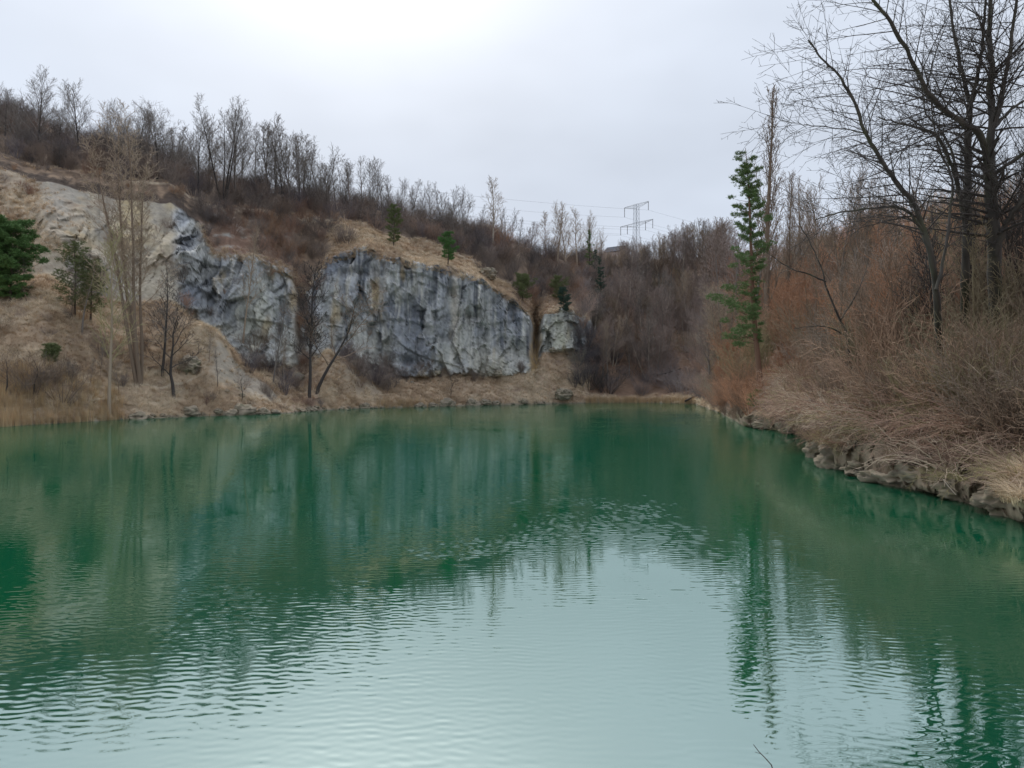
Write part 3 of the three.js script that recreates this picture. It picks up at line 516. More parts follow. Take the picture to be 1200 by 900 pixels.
limbTree([
  { r0: 0.266, r1: 0.196, from: 0.6, p: [[1169, 468, 32.3], [1168, 425, 31], [1166, 360, 29.8], [1164, 280, 29], [1160, 225, 29], [1157, 178, 29]] },
  { r0: 0.133, r1: 0.039, from: 0.15, p: [[1157, 185, 29], [1146, 157, 28.6], [1130, 147, 28.3], [1100, 125, 27.8], [1082, 103, 27.4], [1068, 74, 27], [1042, 27, 26.4], [1020, -2, 26], [1000, -40, 25.8]] },
  { r0: 0.156, r1: 0.055, from: 0.1, p: [[1157, 185, 29], [1161, 140, 29.1], [1159, 100, 29.3], [1161, 82, 29.3], [1157, 45, 29.5], [1159, 0, 29.8], [1156, -70, 30]] },
  { r0: 0.101, r1: 0.039, from: 0.15, p: [[1164, 150, 29], [1172, 117, 29], [1177, 87, 28.8], [1182, 60, 28.6], [1189, 0, 28.4], [1196, -60, 28.3]] },
  { r0: 0.125, r1: 0.047, from: 0.2, p: [[1166, 300, 29], [1178, 262, 28.6], [1200, 232, 28], [1240, 190, 27.5], [1280, 130, 27]] },
  { r0: 0.078, r1: 0.028, from: 0.1, p: [[1160, 205, 29], [1185, 190, 28.4], [1215, 172, 27.8], [1260, 165, 27.4]] },
  { r0: 0.070, r1: 0.023, from: 0.1, p: [[1163, 150, 29], [1185, 128, 29.4], [1215, 108, 29.9], [1260, 80, 30.3]] },
], arching(6.6, 3.6), 0.0085, 5151, [-0.75, 0.12, 0.1], 'bare_tree', 'great dark bare tree with forked trunk rising at the right edge', 'dark');
limbTree([
  { r0: 0.172, r1: 0.133, from: 0.6, p: [[1130, 468, 34], [1130, 425, 33], [1130, 340, 31.2], [1132, 260, 30.5], [1133, 195, 30.5], [1134, 148, 30.5]] },
  { r0: 0.094, r1: 0.036, from: 0.1, p: [[1134, 150, 30.5], [1134, 120, 30.6], [1126, 87, 30.8], [1120, 57, 31], [1112, 15, 31.2], [1106, -50, 31.5]] },
  { r0: 0.094, r1: 0.036, from: 0.1, p: [[1134, 150, 30.5], [1137, 117, 30.3], [1144, 90, 30], [1149, 57, 29.8], [1151, 25, 29.6], [1158, -40, 29.2]] },
  { r0: 0.094, r1: 0.023, from: 0.25, p: [[1131, 265, 30.5], [1121, 215, 30], [1112, 190, 29.6], [1102, 167, 29.2], [1092, 157, 28.9], [1072, 150, 28.5], [1050, 144, 28], [1028, 138, 27.6]] },
  { r0: 0.055, r1: 0.020, from: 0.2, p: [[1122, 220, 30], [1115, 180, 30.3], [1098, 150, 30.6], [1084, 134, 30.8], [1078, 95, 31]] },
], arching(6.2, 3.4), 0.0085, 6262, [-0.75, 0.12, 0.0], 'bare_tree', 'straight dark bare stem standing just left of the great forked trunk', 'dark');
limbTree([
  { r0: 0.133, r1: 0.023, from: 0.3, p: [[1108, 470, 33.5], [1103, 420, 31], [1096, 340, 28], [1090, 297, 27], [1080, 267, 26.9], [1070, 240, 26.8], [1047, 210, 26.6], [1030, 185, 26.4], [1013, 157, 26.2], [1000, 121, 26], [983, 92, 25.8], [963, 71, 25.6], [946, 48, 25.5]] },
  { r0: 0.059, r1: 0.016, from: 0.1, p: [[1083, 277, 27], [1065, 250, 26.5], [1047, 243, 26], [1017, 245, 25.6], [980, 250, 25.2], [955, 258, 25]] },
  { r0: 0.023, r1: 0.009, from: 0.1, p: [[1013, 157, 26.2], [985, 152, 25.9], [950, 148, 25.6], [925, 144, 25.4], [902, 137, 25.2]] },
  { r0: 0.062, r1: 0.023, from: 0.15, p: [[1096, 340, 27], [1108, 290, 27.5], [1113, 243, 28], [1115, 210, 28.4], [1097, 168, 28.6], [1090, 120, 28.8]] },
], arching(7.0, 3.1), 0.008, 7373, [-0.7, 0.1, 0.1], 'bare_tree', 'bare tree leaning far out to the left over the right bank', 'dark');
limbTree([
  { r0: 0.101, r1: 0.016, from: 0.3, p: [[1002, 480, 39], [1001, 452, 39], [995, 420, 39], [993, 394, 39], [981, 368, 38.8], [971, 345, 38.6], [963, 317, 38.4], [949, 285, 38.2], [936, 262, 38]] },
  { r0: 0.047, r1: 0.011, from: 0.1, p: [[967, 330, 38.5], [948, 322, 38], [930, 316, 37.6], [912, 306, 37.2], [893, 292, 37]] },
  { r0: 0.047, r1: 0.011, from: 0.1, p: [[993, 396, 39], [975, 385, 38.6], [955, 382, 38.2], [930, 385, 38]] },
  { r0: 0.047, r1: 0.011, from: 0.1, p: [[985, 375, 38.9], [1000, 350, 39], [1012, 325, 39.4], [1018, 300, 39.6]] },
], arching(2.6, 2.2), 0.007, 8484, [-0.4, 0.1, 0.1], 'bare_tree', 'smaller crooked bare tree on the right bank leaning towards the pine', 'brown');

for (const [px, D, py, kind, v, w, bark, label] of [
  [1146, 33, 130, 'stems', 0, 0.6, 'dark', 'cluster of thin dark stems between the two great trunks at right'],
  [1186, 33, 140, 'stems', 1, 0.6, 'dark', 'cluster of thin dark stems just right of the great forked trunk'],
  [1112, 35, 215, 'tuft', 0, 0.8, 'dark', 'bushy dark sapling between the leaning tree and the straight stem'],
  [1070, 37, 285, 'tuft', 1, 0.9, 'brown', 'brown bushy sapling left of the leaning tree'],
  [1210, 31, 120, 'stems', 0, 0.6, 'dark', 'thin dark stems at the right picture edge'],
  [1160, 30, 260, 'tuft', 2, 0.9, 'olive', 'olive-brown bushy sapling in front of the great forked trunk'],
  [1195, 29, 285, 'tuft', 0, 0.9, 'olive', 'olive-brown bushy sapling at the right picture edge'],
  [1040, 44, 330, 'crook', 1, 1.0, 'brown', 'low crooked sapling in the thicket right of the smaller crooked tree'],
]) { const p = atD(px, D); p.y -= 0.2; tree(kind, v, p, topAt(px, py, -p.z), w, bark, bark, label); }
{ const R = rng(61); const spots = Array.from({ length: 26 }, (_, k) => 880 + 330 * ((k * 0.618) % 1)).sort((a, b) => a - b);
  for (const px of spots) { const p = atS(px, 4.0 + 1.9 * R()), H = 5 + 4 * R(); p.y -= 0.2; tree(R() < 0.5 ? 'slim' : 'tuft', Math.floor(R() * 3), p, new THREE.Vector3(p.x, p.y + H, p.z), 0.7 + 0.4 * R(), 'brown', R() < 0.6 ? 'rust' : 'brown', 'thin rust-twigged sapling standing in the right bank thicket', 'saplings in the right bank thicket'); } }

// ------------------------------------------------------------ conifers
function needles(buf, R, p, size, n, dirUp = 0.3) {
  for (let k = 0; k < n; k++) {
    const a = R() * 6.28, e = (R() - 0.35) * 1.6, d = V.nrm([Math.cos(a) * Math.cos(e), Math.sin(e) + dirUp, Math.sin(a) * Math.cos(e)]), L = size * (0.6 + 0.6 * R());
    const q = V.nrm(V.cross(d, [R() - 0.5, R() - 0.5, R() - 0.5])), w = size * 0.09;
    const b = [p[0] + (R() - 0.5) * size * 0.7, p[1] + (R() - 0.5) * size * 0.5, p[2] + (R() - 0.5) * size * 0.7];
    buf.tri(V.add(b, q, -w), V.add(b, q, w), V.add(b, d, L), V.nrm(V.cross(d, q)));
  }
}
const NEEDLE = { pine: mat(0.12, 0.185, 0.062, 0.85), dark: mat(0.085, 0.165, 0.045, 0.85), fresh: mat(0.08, 0.18, 0.045, 0.85), olive: mat(0.13, 0.155, 0.06, 0.9), blue: mat(0.045, 0.085, 0.06, 0.9) };
for (const m of Object.values(NEEDLE)) m.side = THREE.DoubleSide;
function conifer(pos, trunkPts, reach, seed, o) {  // reach(t, side): branch length at that share of the height; side -1..1 across the view
  const R = rng(seed), wood = new Buf(), limbs = new Buf(), leaf = new Buf(), g = new THREE.Group();
  const c = new THREE.CatmullRomCurve3(trunkPts.map((p) => new THREE.Vector3(...p))), n = 16, pts = c.getPoints(n).map((q) => [q.x, q.y, q.z]);
  wood.tube(pts, pts.map((_, k) => lerp(o.r, 0.02, k / n)), 8);
  for (let k = 0; k < o.branches; k++) {
    const t = lerp(o.from, 0.985, (k + R() * 0.8) / o.branches), a = k * 2.4 + R(), b = c.getPoint(t), ln = reach(t, Math.cos(a)) * (o.ragged ? 1.15 - o.ragged * R() : 0.7 + 0.5 * R());
    if (ln < 0.05) continue;
    let p = [b.x, b.y, b.z], d = V.nrm([Math.cos(a), lerp(o.lift0, o.lift1, t) + (R() - 0.5) * 0.3, Math.sin(a)]); const bp = [p], br = [Math.max(0.012, ln * 0.014)];
    for (let q = 1; q <= 6; q++) {
      d = V.nrm([d[0] + (R() - 0.5) * 0.25, d[1] + 0.05, d[2] + (R() - 0.5) * 0.25]); p = V.add(p, d, ln / 6); bp.push(p); br.push(br[0] * (1 - q / 7));
      if (q >= 2 && !(o.gaps && n3(p[0] * 0.8 + seed, p[1] * 0.8, p[2] * 0.8) < o.gaps)) {
        const m = Math.ceil(ln * o.tufts * (0.5 + q / 8));
        for (let e = 0; e < m; e++) { const s = ln * 0.19 * (1.25 - q / 9) + 0.12; needles(leaf, R, [p[0] + (R() - 0.5) * 2 * s, p[1] + (R() - 0.4) * s * 0.9, p[2] + (R() - 0.5) * 2 * s], o.size, o.per); }
      }
    }
    limbs.tube(bp, br, 4);
  }
  part(wood.geo(), o.bark, 'trunk', g); part(limbs.geo(), o.bark, 'limbs', g); part(leaf.geo(), o.leaf, 'crown', g);
  g.position.copy(pos); return g;
}
const pineBark = mat(0.19, 0.105, 0.07), firBark = mat(0.09, 0.07, 0.055);
{
  const p = hit(891, 474), D = -p.z, m = D / FOCAL, at = (px, py) => [(px - 891) * m, (474 - py) * m, 0];
  const reach = (t, s) => { const py = 474 - t * 300; const L = py < 270 ? lerp(7, 36, (py - 174) / 96) : py < 305 ? 25 : py < 345 ? 33 : py < 395 ? 46 : 30; const Rr = py < 255 ? lerp(7, 28, (py - 174) / 81) : py < 300 ? 25 : py < 335 ? 18 : py < 395 ? 8 : 4; return m * (s < 0 ? L * (0.35 + 0.65 * -s) + 6 * (1 + s) : Rr * (0.35 + 0.65 * s) + 6 * (1 - s)); };
  const g = conifer(p, [at(891, 480), at(889, 440), at(884, 390), at(880, 330), at(878, 270), at(876, 225), at(872, 174)], reach, 31, { r: 0.3, from: 0.27, branches: 140, lift0: -0.12, lift1: 0.4, tufts: 8, size: 0.21, per: 12, gaps: -0.09, ragged: 0.7, bark: pineBark, leaf: NEEDLE.pine });
  add(g, 'pine_tree', 'tall green pine with bare leaning trunk on the right bank', 'tree');
}
function spruce(px, pyBase, pyTop, w, leaf, seed, name, label, o = {}) {
  const p = o.s ? atS(px, o.s) : hit(px, pyBase); const H = EYE + (HORIZON - pyTop) / FOCAL * -p.z - p.y; p.y -= 0.1;
  const reach = (t) => H * w * (o.round ? Math.sqrt(Math.max(0.02, 1 - ((t - 0.5) * 2) ** 2)) : (1 - t) * 0.95 + 0.06);
  const g = conifer(p, [[0, -0.2, 0], [0.02 * H, H * 0.5, 0], [0, H, 0]], reach, seed, { r: H * 0.018, from: o.from ?? 0.1, branches: o.branches ?? 46, lift0: 0.15, lift1: 0.6, tufts: o.tufts ?? 9, size: o.size ?? 0.22, per: 11, gaps: o.gaps ?? -0.12, ragged: 0.6, bark: firBark, leaf: NEEDLE[leaf] });
  return add(g, name, label, 'tree');
}
spruce(12, 352, 262, 0.42, 'dark', 51, 'conifer_tree', 'dense dark green conifer at the left picture edge', { round: true, from: 0.06, branches: 70, size: 0.3, tufts: 10, gaps: -0.05 });
spruce(-14, 350, 275, 0.4, 'dark', 52, 'conifer_tree', 'dark green conifer cut by the left picture edge', { round: true, from: 0.06, branches: 50, size: 0.3 });
spruce(88, 372, 285, 0.3, 'olive', 53, 'pine_tree', 'sparse olive green pine in the hollow of the left slope', { round: true, from: 0.15, tufts: 3.0, gaps: 0.0 });
spruce(106, 378, 305, 0.3, 'olive', 54, 'pine_tree', 'shorter sparse olive pine right of the other in the left hollow', { round: true, from: 0.15, tufts: 3.0, gaps: 0.0 });
spruce(461, 288, 240, 0.22, 'olive', 55, 'pine_tree', 'small light green pine on the slope above the cliff left', { round: true, tufts: 8, gaps: -0.1 });
spruce(525, 312, 272, 0.3, 'fresh', 56, 'pine_tree', 'small bright green pine standing on the cliff edge', { round: true, from: 0.2, tufts: 7, gaps: -0.08 });
spruce(690, 345, 268, 0.2, 'pine', 57, 'pine_tree', 'green pine among bare trees left of the pylon', { s: 6.6, tufts: 8 });
spruce(698, 340, 292, 0.28, 'blue', 58, 'conifer_tree', 'dark conifer on the slope right of the small rock face', { s: 6.2, tufts: 7 });
spruce(703, 380, 300, 0.22, 'blue', 59, 'conifer_tree', 'dark conifer below the green pine left of the pylon', { s: 5.5, tufts: 6 });
spruce(660, 366, 338, 0.34, 'blue', 60, 'conifer_tree', 'tiny dark conifer at the top of the small rock face', { round: true, tufts: 9 });
spruce(886, 478, 448, 0.4, 'fresh', 61, 'conifer_tree', 'small green spruce sapling at the foot of the tall pine', { tufts: 9 });
spruce(612, 352, 322, 0.5, 'olive', 62, 'bush', 'olive green bush on the slope above the right end of the cliff', { round: true, tufts: 6 });
spruce(655, 352, 325, 0.45, 'olive', 63, 'bush', 'olive green bush above the small rock face', { round: true, tufts: 5 });
spruce(718, 372, 352, 0.4, 'fresh', 64, 'bush', 'light green bush in the far wood right of the small rock face', { round: true, tufts: 5 });
spruce(60, 424, 404, 0.5, 'olive', 65, 'bush', 'low olive green bush on the left tan slope', { round: true, tufts: 4, gaps: 0 });

// ------------------------------------------------------------ shrubs, brambles, grass
function makeShrub(seed, o) { // unit height, many stems from one stool
  const T = { R: rng(seed), rmin: o.rmin ?? 0.0035, buf: [new Buf()], lv: [{ seg: 7, wander: o.wander ?? 0.09, trop: o.trop ?? 0.0, sides: 4, kids: o.kids ?? 8, from: 0.2, ang: 0.6, ratio: 0.45, shape: 0.4, rr: 0.6 }, { seg: 4, wander: 0.14, trop: 0.02, sides: 3, kids: o.kids2 ?? 5, from: 0.15, ang: 0.65, ratio: 0.5, shape: 0.3, rr: 0.7 }, { seg: 3, wander: 0.16, trop: 0.02, sides: 3 }] };
  for (let k = 0; k < o.stems; k++) { const a = k * 2.4, sp = o.spread * Math.sqrt(T.R()); grow(T, [Math.cos(a) * sp * 0.25, -0.06, Math.sin(a) * sp * 0.25], V.nrm([Math.cos(a) * sp, 0.75, Math.sin(a) * sp]), 0.75 + 0.4 * T.R(), 0.013, 0); }
  return T.buf[0].geo();
}
const SHRUB = [0, 1, 2].map((k) => makeShrub(900 + k, { stems: 14, spread: 0.75 })).concat([0, 1].map((k) => makeShrub(950 + k, { stems: 16, spread: 0.45, trop: 0.03 })));
const BRAMBLE = [0, 1, 2].map((k) => makeShrub(980 + k, { stems: 20, spread: 1.5, trop: -0.13, wander: 0.13, kids: 4, kids2: 3, rmin: 0.0045 }));
function makeTuft(seed, n, lean, w, segs = 3) {
  const R = rng(seed), b = new Buf();
  for (let k = 0; k < n; k++) {
    const a = R() * 6.28, r = 0.28 * Math.sqrt(R()), L = 0.6 + 0.5 * R(), out = lean * (0.3 + R()), c = Math.cos(a), s = Math.sin(a), sc = -s * w, sn = c * w;
    let prev = null;
    for (let q = 0; q <= segs; q++) { const t = q / segs, x = r * c + out * c * t * t * L, z = r * s + out * s * t * t * L, y = L * (t - 0.35 * lean * t * t), ww = 1 - 0.85 * t, cur = [[x - sc * ww, y, z - sn * ww], [x + sc * ww, y, z + sn * ww]]; if (prev) b.quad(prev[0], prev[1], cur[1], cur[0], V.nrm([c, 0.5, s])); prev = cur; }
  }
  return b.geo();
}
const TUFT = [0, 1, 2].map((k) => makeTuft(300 + k, 22, 0.9, 0.016)), REED = [0, 1].map((k) => makeTuft(340 + k, 26, 0.25, 0.012));
function scatter(name, label, category, geos, material, list) { // list: {p, s, h, c, yaw, tilt}
  const sets = geos.map(() => []); list.forEach((e, k) => sets[k % geos.length].push(e));
  const o = new THREE.Object3D();
  sets.forEach((set, k) => {
    if (!set.length) return;
    const m = new THREE.InstancedMesh(geos[k], material, set.length), c = new THREE.Color();
    set.forEach((e, q) => { o.position.copy(e.p); o.rotation.set(e.tx ?? 0, e.yaw, e.tz ?? 0, 'XZY'); o.scale.set(e.s, e.h, e.s); o.updateMatrix(); m.setMatrixAt(q, o.matrix); m.setColorAt(q, c.setRGB(...e.c)); });
    add(m, name, label, category, null, 'stuff');
  });
}
const white = mat(1, 1, 1);
// walk the land and call back with places drawn at an even density per square metre
function sow(seed, pxa, pxb, sa, sb, density, fn) {
  const R = rng(seed), list = [], A = new THREE.Vector3(), B = new THREE.Vector3(), C = new THREE.Vector3();
  for (let c = colOf(pxa); c < colOf(pxb); c++) for (let r = 0; r + 1 < NR; r++) {
    const s = ROWS[r]; if (s < sa || s >= sb) continue;
    const v = c * NR + r; A.copy(vAt(v)); B.copy(vAt(v + NR)).sub(A); C.copy(vAt(v + 1)).sub(A);
    const area = B.clone().cross(C).length(); let want = density(CP[c], s, v) * area; 
    while (want > 0 && R() < want) { want -= 1; const u = R(), w = R(); fn(list, A.clone().addScaledVector(B, u).addScaledVector(C, w), CP[c], s, v, R); }
  }
  return list;
}
const nAt = (v) => [gNorm[v * 3], gNorm[v * 3 + 1], gNorm[v * 3 + 2]];
const jit = (c, R, k = 0.25) => { const f = 1 + (R() - 0.5) * 2 * k, g = (R() - 0.5) * 0.1; return [c[0] * f * (1 + g), c[1] * f, c[2] * f * (1 - g)]; };
const pick = (R, list) => list[Math.floor(R() * list.length)];

// dry grass on the slopes
{
  const list = sow(11, -40, 840, 1.15, 6.05, (px, s, v) => (gGrass[v] * (gRock[v] < 0.3 ? 1 : 0) + (s > 4.93 && s < 5.12 && px > 236 && px < 690 ? 0.5 : 0)) * (s < 5 ? 14 : 10), (L, p, px, s, v, R) => {
    const n = nAt(v), k = (0.28 + 0.4 * R()) * (1 + 0.8 * Math.max(0, n3(p.x * 0.6, 7, p.z * 0.6))); L.push({ p, s: k * 1.2, h: k, c: jit(pick(R, n3(p.x * 0.16, p.y * 0.2, p.z * 0.16) > 0.05 ? [[0.62, 0.5, 0.35], [0.55, 0.43, 0.3], [0.66, 0.55, 0.4]] : [[0.5, 0.37, 0.25], [0.42, 0.3, 0.2], [0.56, 0.43, 0.29]]), R, 0.2), yaw: R() * 6.28, tx: clamp(n[2] * 0.7, -0.8, 0.8), tz: clamp(-n[0] * 0.7, -0.8, 0.8) });
  });
  const right = sow(12, 842, 1290, 1.5, 4.6, (px, s, v) => gGrass[v] * 40, (L, p, px, s, v, R) => { const k = 0.3 + 0.4 * R(); L.push({ p, s: k * 1.1, h: k, c: jit(pick(R, [[0.56, 0.43, 0.28], [0.48, 0.36, 0.22], [0.60, 0.48, 0.33]]), R, 0.2), yaw: R() * 6.28, tx: 0.25, tz: 0.2 }); });
  scatter('dry_grass', 'tan dry grass matted over the slopes', 'grass', TUFT, white, list.concat(right));
  console.log('grass', list.length, right.length);
}
// reeds by the water
{
  const list = sow(21, -40, 840, 1.0, 2.0, (px, s) => (px < 30 ? 22 : px < 145 ? 14 : px > 440 && px < 520 ? 8 : px > 685 && px < 815 ? 20 : 0) * (s < 1.9 ? 1 : 0.5), (L, p, px, s, v, R) => { const h = (px > 680 ? 1.1 : 1.3) * (0.6 + 0.7 * R()); p.y = Math.max(p.y, -0.05) - 0.05; L.push({ p, s: 0.8, h, c: jit([0.47, 0.33, 0.19], R, 0.25), yaw: R() * 6.28 }); });
  const up = sow(22, -40, 145, 2.0, 2.35, (px, s) => (px < 30 ? 7 : 4), (L, p, px, s, v, R) => { const h = 0.9 + 0.7 * R(); L.push({ p, s: 0.9, h, c: jit([0.45, 0.32, 0.18], R, 0.25), yaw: R() * 6.28 }); });
  scatter('reed_bed', 'dry straw-coloured reeds along the far and left waterline', 'reeds', REED, white, list.concat(up));
  console.log('reeds', list.length, up.length);
}
// scrub
{
  const grey = [[0.18, 0.14, 0.115], [0.2, 0.16, 0.135], [0.15, 0.125, 0.115], [0.23, 0.17, 0.13]], rusty = [[0.3, 0.175, 0.115], [0.26, 0.16, 0.115], [0.33, 0.2, 0.12]], purple = [[0.17, 0.14, 0.14], [0.15, 0.125, 0.13]];
  const place = (pal, h0, h1, k = 1) => (L, p, px, s, v, R) => { if (n3(p.x * 0.22, 3, p.z * 0.22) + 0.5 * (R() - 0.5) < -0.22) return; const h = h0 + (h1 - h0) * R(); L.push({ p, s: h * (0.8 + 0.3 * R()) * k, h, c: jit(pick(R, pal), R, 0.25), yaw: R() * 6.28 }); };
  const a = [];
  a.push(...sow(31, -60, 700, 6.02, 8.0, (px, s) => (s < 7 ? 0.19 : s < 7.12 ? 0.13 : 0), place(grey.concat(purple, [[0.2, 0.15, 0.12], [0.13, 0.11, 0.1], [0.24, 0.16, 0.12], [0.12, 0.1, 0.095]]), 1.4, 3.9)));
  a.push(...sow(32, 300, 420, 5.1, 6.0, (px) => px < 385 ? 0.32 : 0.1, place(grey.concat(rusty, [[0.13, 0.105, 0.095]]), 1.2, 3)));
  a.push(...sow(321, 200, 300, 5.35, 6.0, () => 0.3, place(grey.concat([[0.13, 0.105, 0.095], [0.2, 0.13, 0.1]]), 0.9, 2.2)));
  a.push(...sow(331, -40, 240, 5.1, 6.02, () => 0.16, place(grey.concat(rusty), 0.6, 1.5)));
  a.push(...sow(332, 0, 240, 4.1, 5.0, (px, s, v) => gRock[v] < 0.2 ? 0.03 : 0, place(grey.concat(rusty), 0.6, 1.6)));
  a.push(...sow(33, 236, 346, 5.05, 6.0, () => 0.16, place(rusty.concat(grey), 0.8, 1.8)));
  a.push(...sow(34, 556, 690, 5.5, 6.6, () => 0.12, place(grey.concat(rusty), 1.6, 3.4)));
  a.push(...sow(35, 345, 372, 2.4, 5.0, () => 0.16, place(grey.concat(rusty), 1.3, 2.8)));
  a.push(...sow(36, 286, 345, 3.0, 4.02, () => 0.2, place(grey.concat(purple), 1.5, 3)));
  a.push(...sow(37, 396, 462, 3.0, 4.02, () => 0.3, place(purple.concat(grey), 1.6, 3.2)));
  a.push(...sow(381, 230, 690, 4.05, 4.97, (px, s, v) => gRock[v] > 0.5 ? 0.012 : 0, place(grey.concat(rusty), 0.5, 1.3)));
  a.push(...sow(38, 462, 632, 3.5, 4.05, () => 0.16, place(grey, 0.7, 1.8)));
  a.push(...sow(39, 80, 235, 3.0, 4.3, () => 0.07, place(grey.concat(rusty), 1.0, 2.4)));
  a.push(...sow(40, -20, 240, 1.8, 3.0, (px, s) => 0.2 * clamp(0.35 + 3 * n3(px * 0.03, s * 3, 2)) + 0.1 * band(px, 10, 85, 12) * band(s, 1.9, 2.35, 0.1), place(grey.concat([[0.2, 0.14, 0.1]]), 0.8, 1.9)));
  a.push(...sow(41, 240, 460, 1.6, 2.6, () => 0.05, place(grey.concat([[0.2, 0.12, 0.09]]), 0.7, 1.5)));
  scatter('bare_scrub', 'leafless grey-brown scrub covering the upper slopes and cliff foot', 'scrub', SHRUB, white, a);
  const b = [];
  b.push(...sow(45, 676, 850, 2.5, 7.3, (px, s) => 0.13, place([[0.34, 0.25, 0.21], [0.38, 0.28, 0.23], [0.28, 0.235, 0.22], [0.42, 0.28, 0.2], [0.35, 0.31, 0.23], [0.22, 0.19, 0.19]], 1.6, 4.0)));
  b.push(...sow(46, 672, 725, 2.9, 4.6, () => 0.14, place([[0.12, 0.11, 0.12], [0.14, 0.125, 0.125]], 2.0, 3.6)));
  scatter('woodland_scrub', 'dense leafless undergrowth of the wood at the end of the lake', 'scrub', SHRUB, white, b);
  const c = [], rust2 = [[0.43, 0.225, 0.13], [0.37, 0.19, 0.105], [0.47, 0.27, 0.165], [0.3, 0.19, 0.13]];
  c.push(...sow(51, 846, 1260, 4.2, 7.0, (px, s, v) => gp[v * 3 + 2] < -45 ? 0.13 : 0.1, (L, p, px, s, v, R) => { const q = n3(p.x * 0.1, 5, p.z * 0.1) + 0.3 * (R() - 0.5); place(q > 0.12 ? [[0.25, 0.2, 0.16], [0.22, 0.18, 0.13]] : q < -0.2 ? [[0.24, 0.2, 0.11], [0.3, 0.22, 0.14]] : rust2, 2.2, 6.2, 0.75)(L, p, px, s, v, R); }));
  c.push(...sow(521, 842, 960, 1.4, 2.6, () => 0.9, place([[0.17, 0.12, 0.085], [0.22, 0.15, 0.1], [0.12, 0.085, 0.065], [0.3, 0.22, 0.15]], 0.5, 1.3, 1.3)));
  c.push(...sow(52, 846, 960, 2.3, 4.4, (px, s) => px > 905 && s < 3.2 ? 0.1 : 0.3, place(rust2.concat([[0.22, 0.16, 0.11]]), 1.2, 3)));
  c.push(...sow(53, 955, 1280, 2.9, 4.8, (px) => px > 1030 ? 0.75 : 0.4, place([[0.3, 0.21, 0.145], [0.34, 0.23, 0.155], [0.24, 0.2, 0.11], [0.2, 0.145, 0.105]], 1.3, 3.2)));
  c.push(...sow(55, 1015, 1290, 3.1, 5.2, () => 0.3, place([[0.2, 0.145, 0.1], [0.26, 0.175, 0.12], [0.17, 0.14, 0.085], [0.3, 0.19, 0.125]], 2.6, 5.2, 0.8)));
  scatter('rust_thicket', 'rust-brown leafless thicket filling the right bank', 'thicket', SHRUB, white, c);
  const d = sow(54, 940, 1290, 2.2, 4.4, (px, s, v) => (s < 2.7 ? 0.9 : 3.4) * clamp(0.75 + 2.4 * n3(gp[v * 3] * 0.45, 2, gp[v * 3 + 2] * 0.45), 0.05, 1.4) * (px > 1170 && s < 3 ? 0.25 : 1) * (px < 985 && s < 3 ? 0.5 : 1), (L, p, px, s, v, R) => { const h = (0.8 + 1.3 * R()) * (s > 3 ? 1.25 : 1); L.push({ p, s: h * 1.0, h: h * 0.95, c: jit(pick(R, [[0.36, 0.25, 0.18], [0.3, 0.19, 0.14], [0.5, 0.39, 0.29], [0.22, 0.145, 0.11], [0.28, 0.24, 0.12]]), R, 0.25), yaw: R() * 6.28 }); });
  scatter('bramble_tangle', 'tangled leafless brambles over the near right bank', 'brambles', BRAMBLE, white, d);
  console.log('scrub', a.length, b.length, c.length, d.length);
}
// single shrubs one can pick out
function shrub(px, py, h, w, k, m, label, group) { const p = hit(px, py), g = new THREE.Mesh(SHRUB[k % SHRUB.length], BARK[m]); g.position.copy(p); g.scale.set(h * w, h, h * w); g.rotation.y = VR() * 6.28; return add(g, 'shrub', label, 'shrub', group); }
shrub(40, 462, 3.6, 1.1, 0, 'brown', 'large leafless brown shrub above the left reeds');
shrub(72, 470, 3.0, 1.1, 1, 'brown', 'rounded leafless shrub left of the thin pale-barked tree');
shrub(440, 452, 3.8, 1.1, 2, 'mauve', 'big grey-mauve shrub at the left foot of the cliff');
shrub(418, 440, 3.2, 1.1, 0, 'mauve', 'grey-mauve shrub high against the left cliff foot');
shrub(300, 412, 3.2, 0.9, 1, 'brown', 'brown shrub in front of the rock slab base');
shrub(690, 456, 4.2, 1.0, 2, 'dark', 'dark dense shrub at the foot of the small rock face');
shrub(712, 460, 4.6, 1.0, 1, 'dark', 'dark dense shrub right of the one below the small rock face');
shrub(590, 300, 5.0, 0.9, 3, 'rust', 'rust-brown shrub on the ridge above the right end of the cliff');
shrub(575, 290, 5.0, 0.9, 4, 'mauve', 'dark mauve shrub beside the rust-brown one on the ridge');
shrub(770, 410, 4.5, 0.9, 1, 'rust', 'rust-brown shrub halfway up the far wood');
shrub(840, 440, 3.6, 0.8, 3, 'bud', 'shrub with pale yellow buds left of the pine');
shrub(842, 475, 3.0, 1.1, 0, 'rust', 'rust-brown shrub at the waterline left of the pine');
shrub(700, 352, 3.5, 0.9, 2, 'tan', 'tan shrub on the slope above the small rock face');
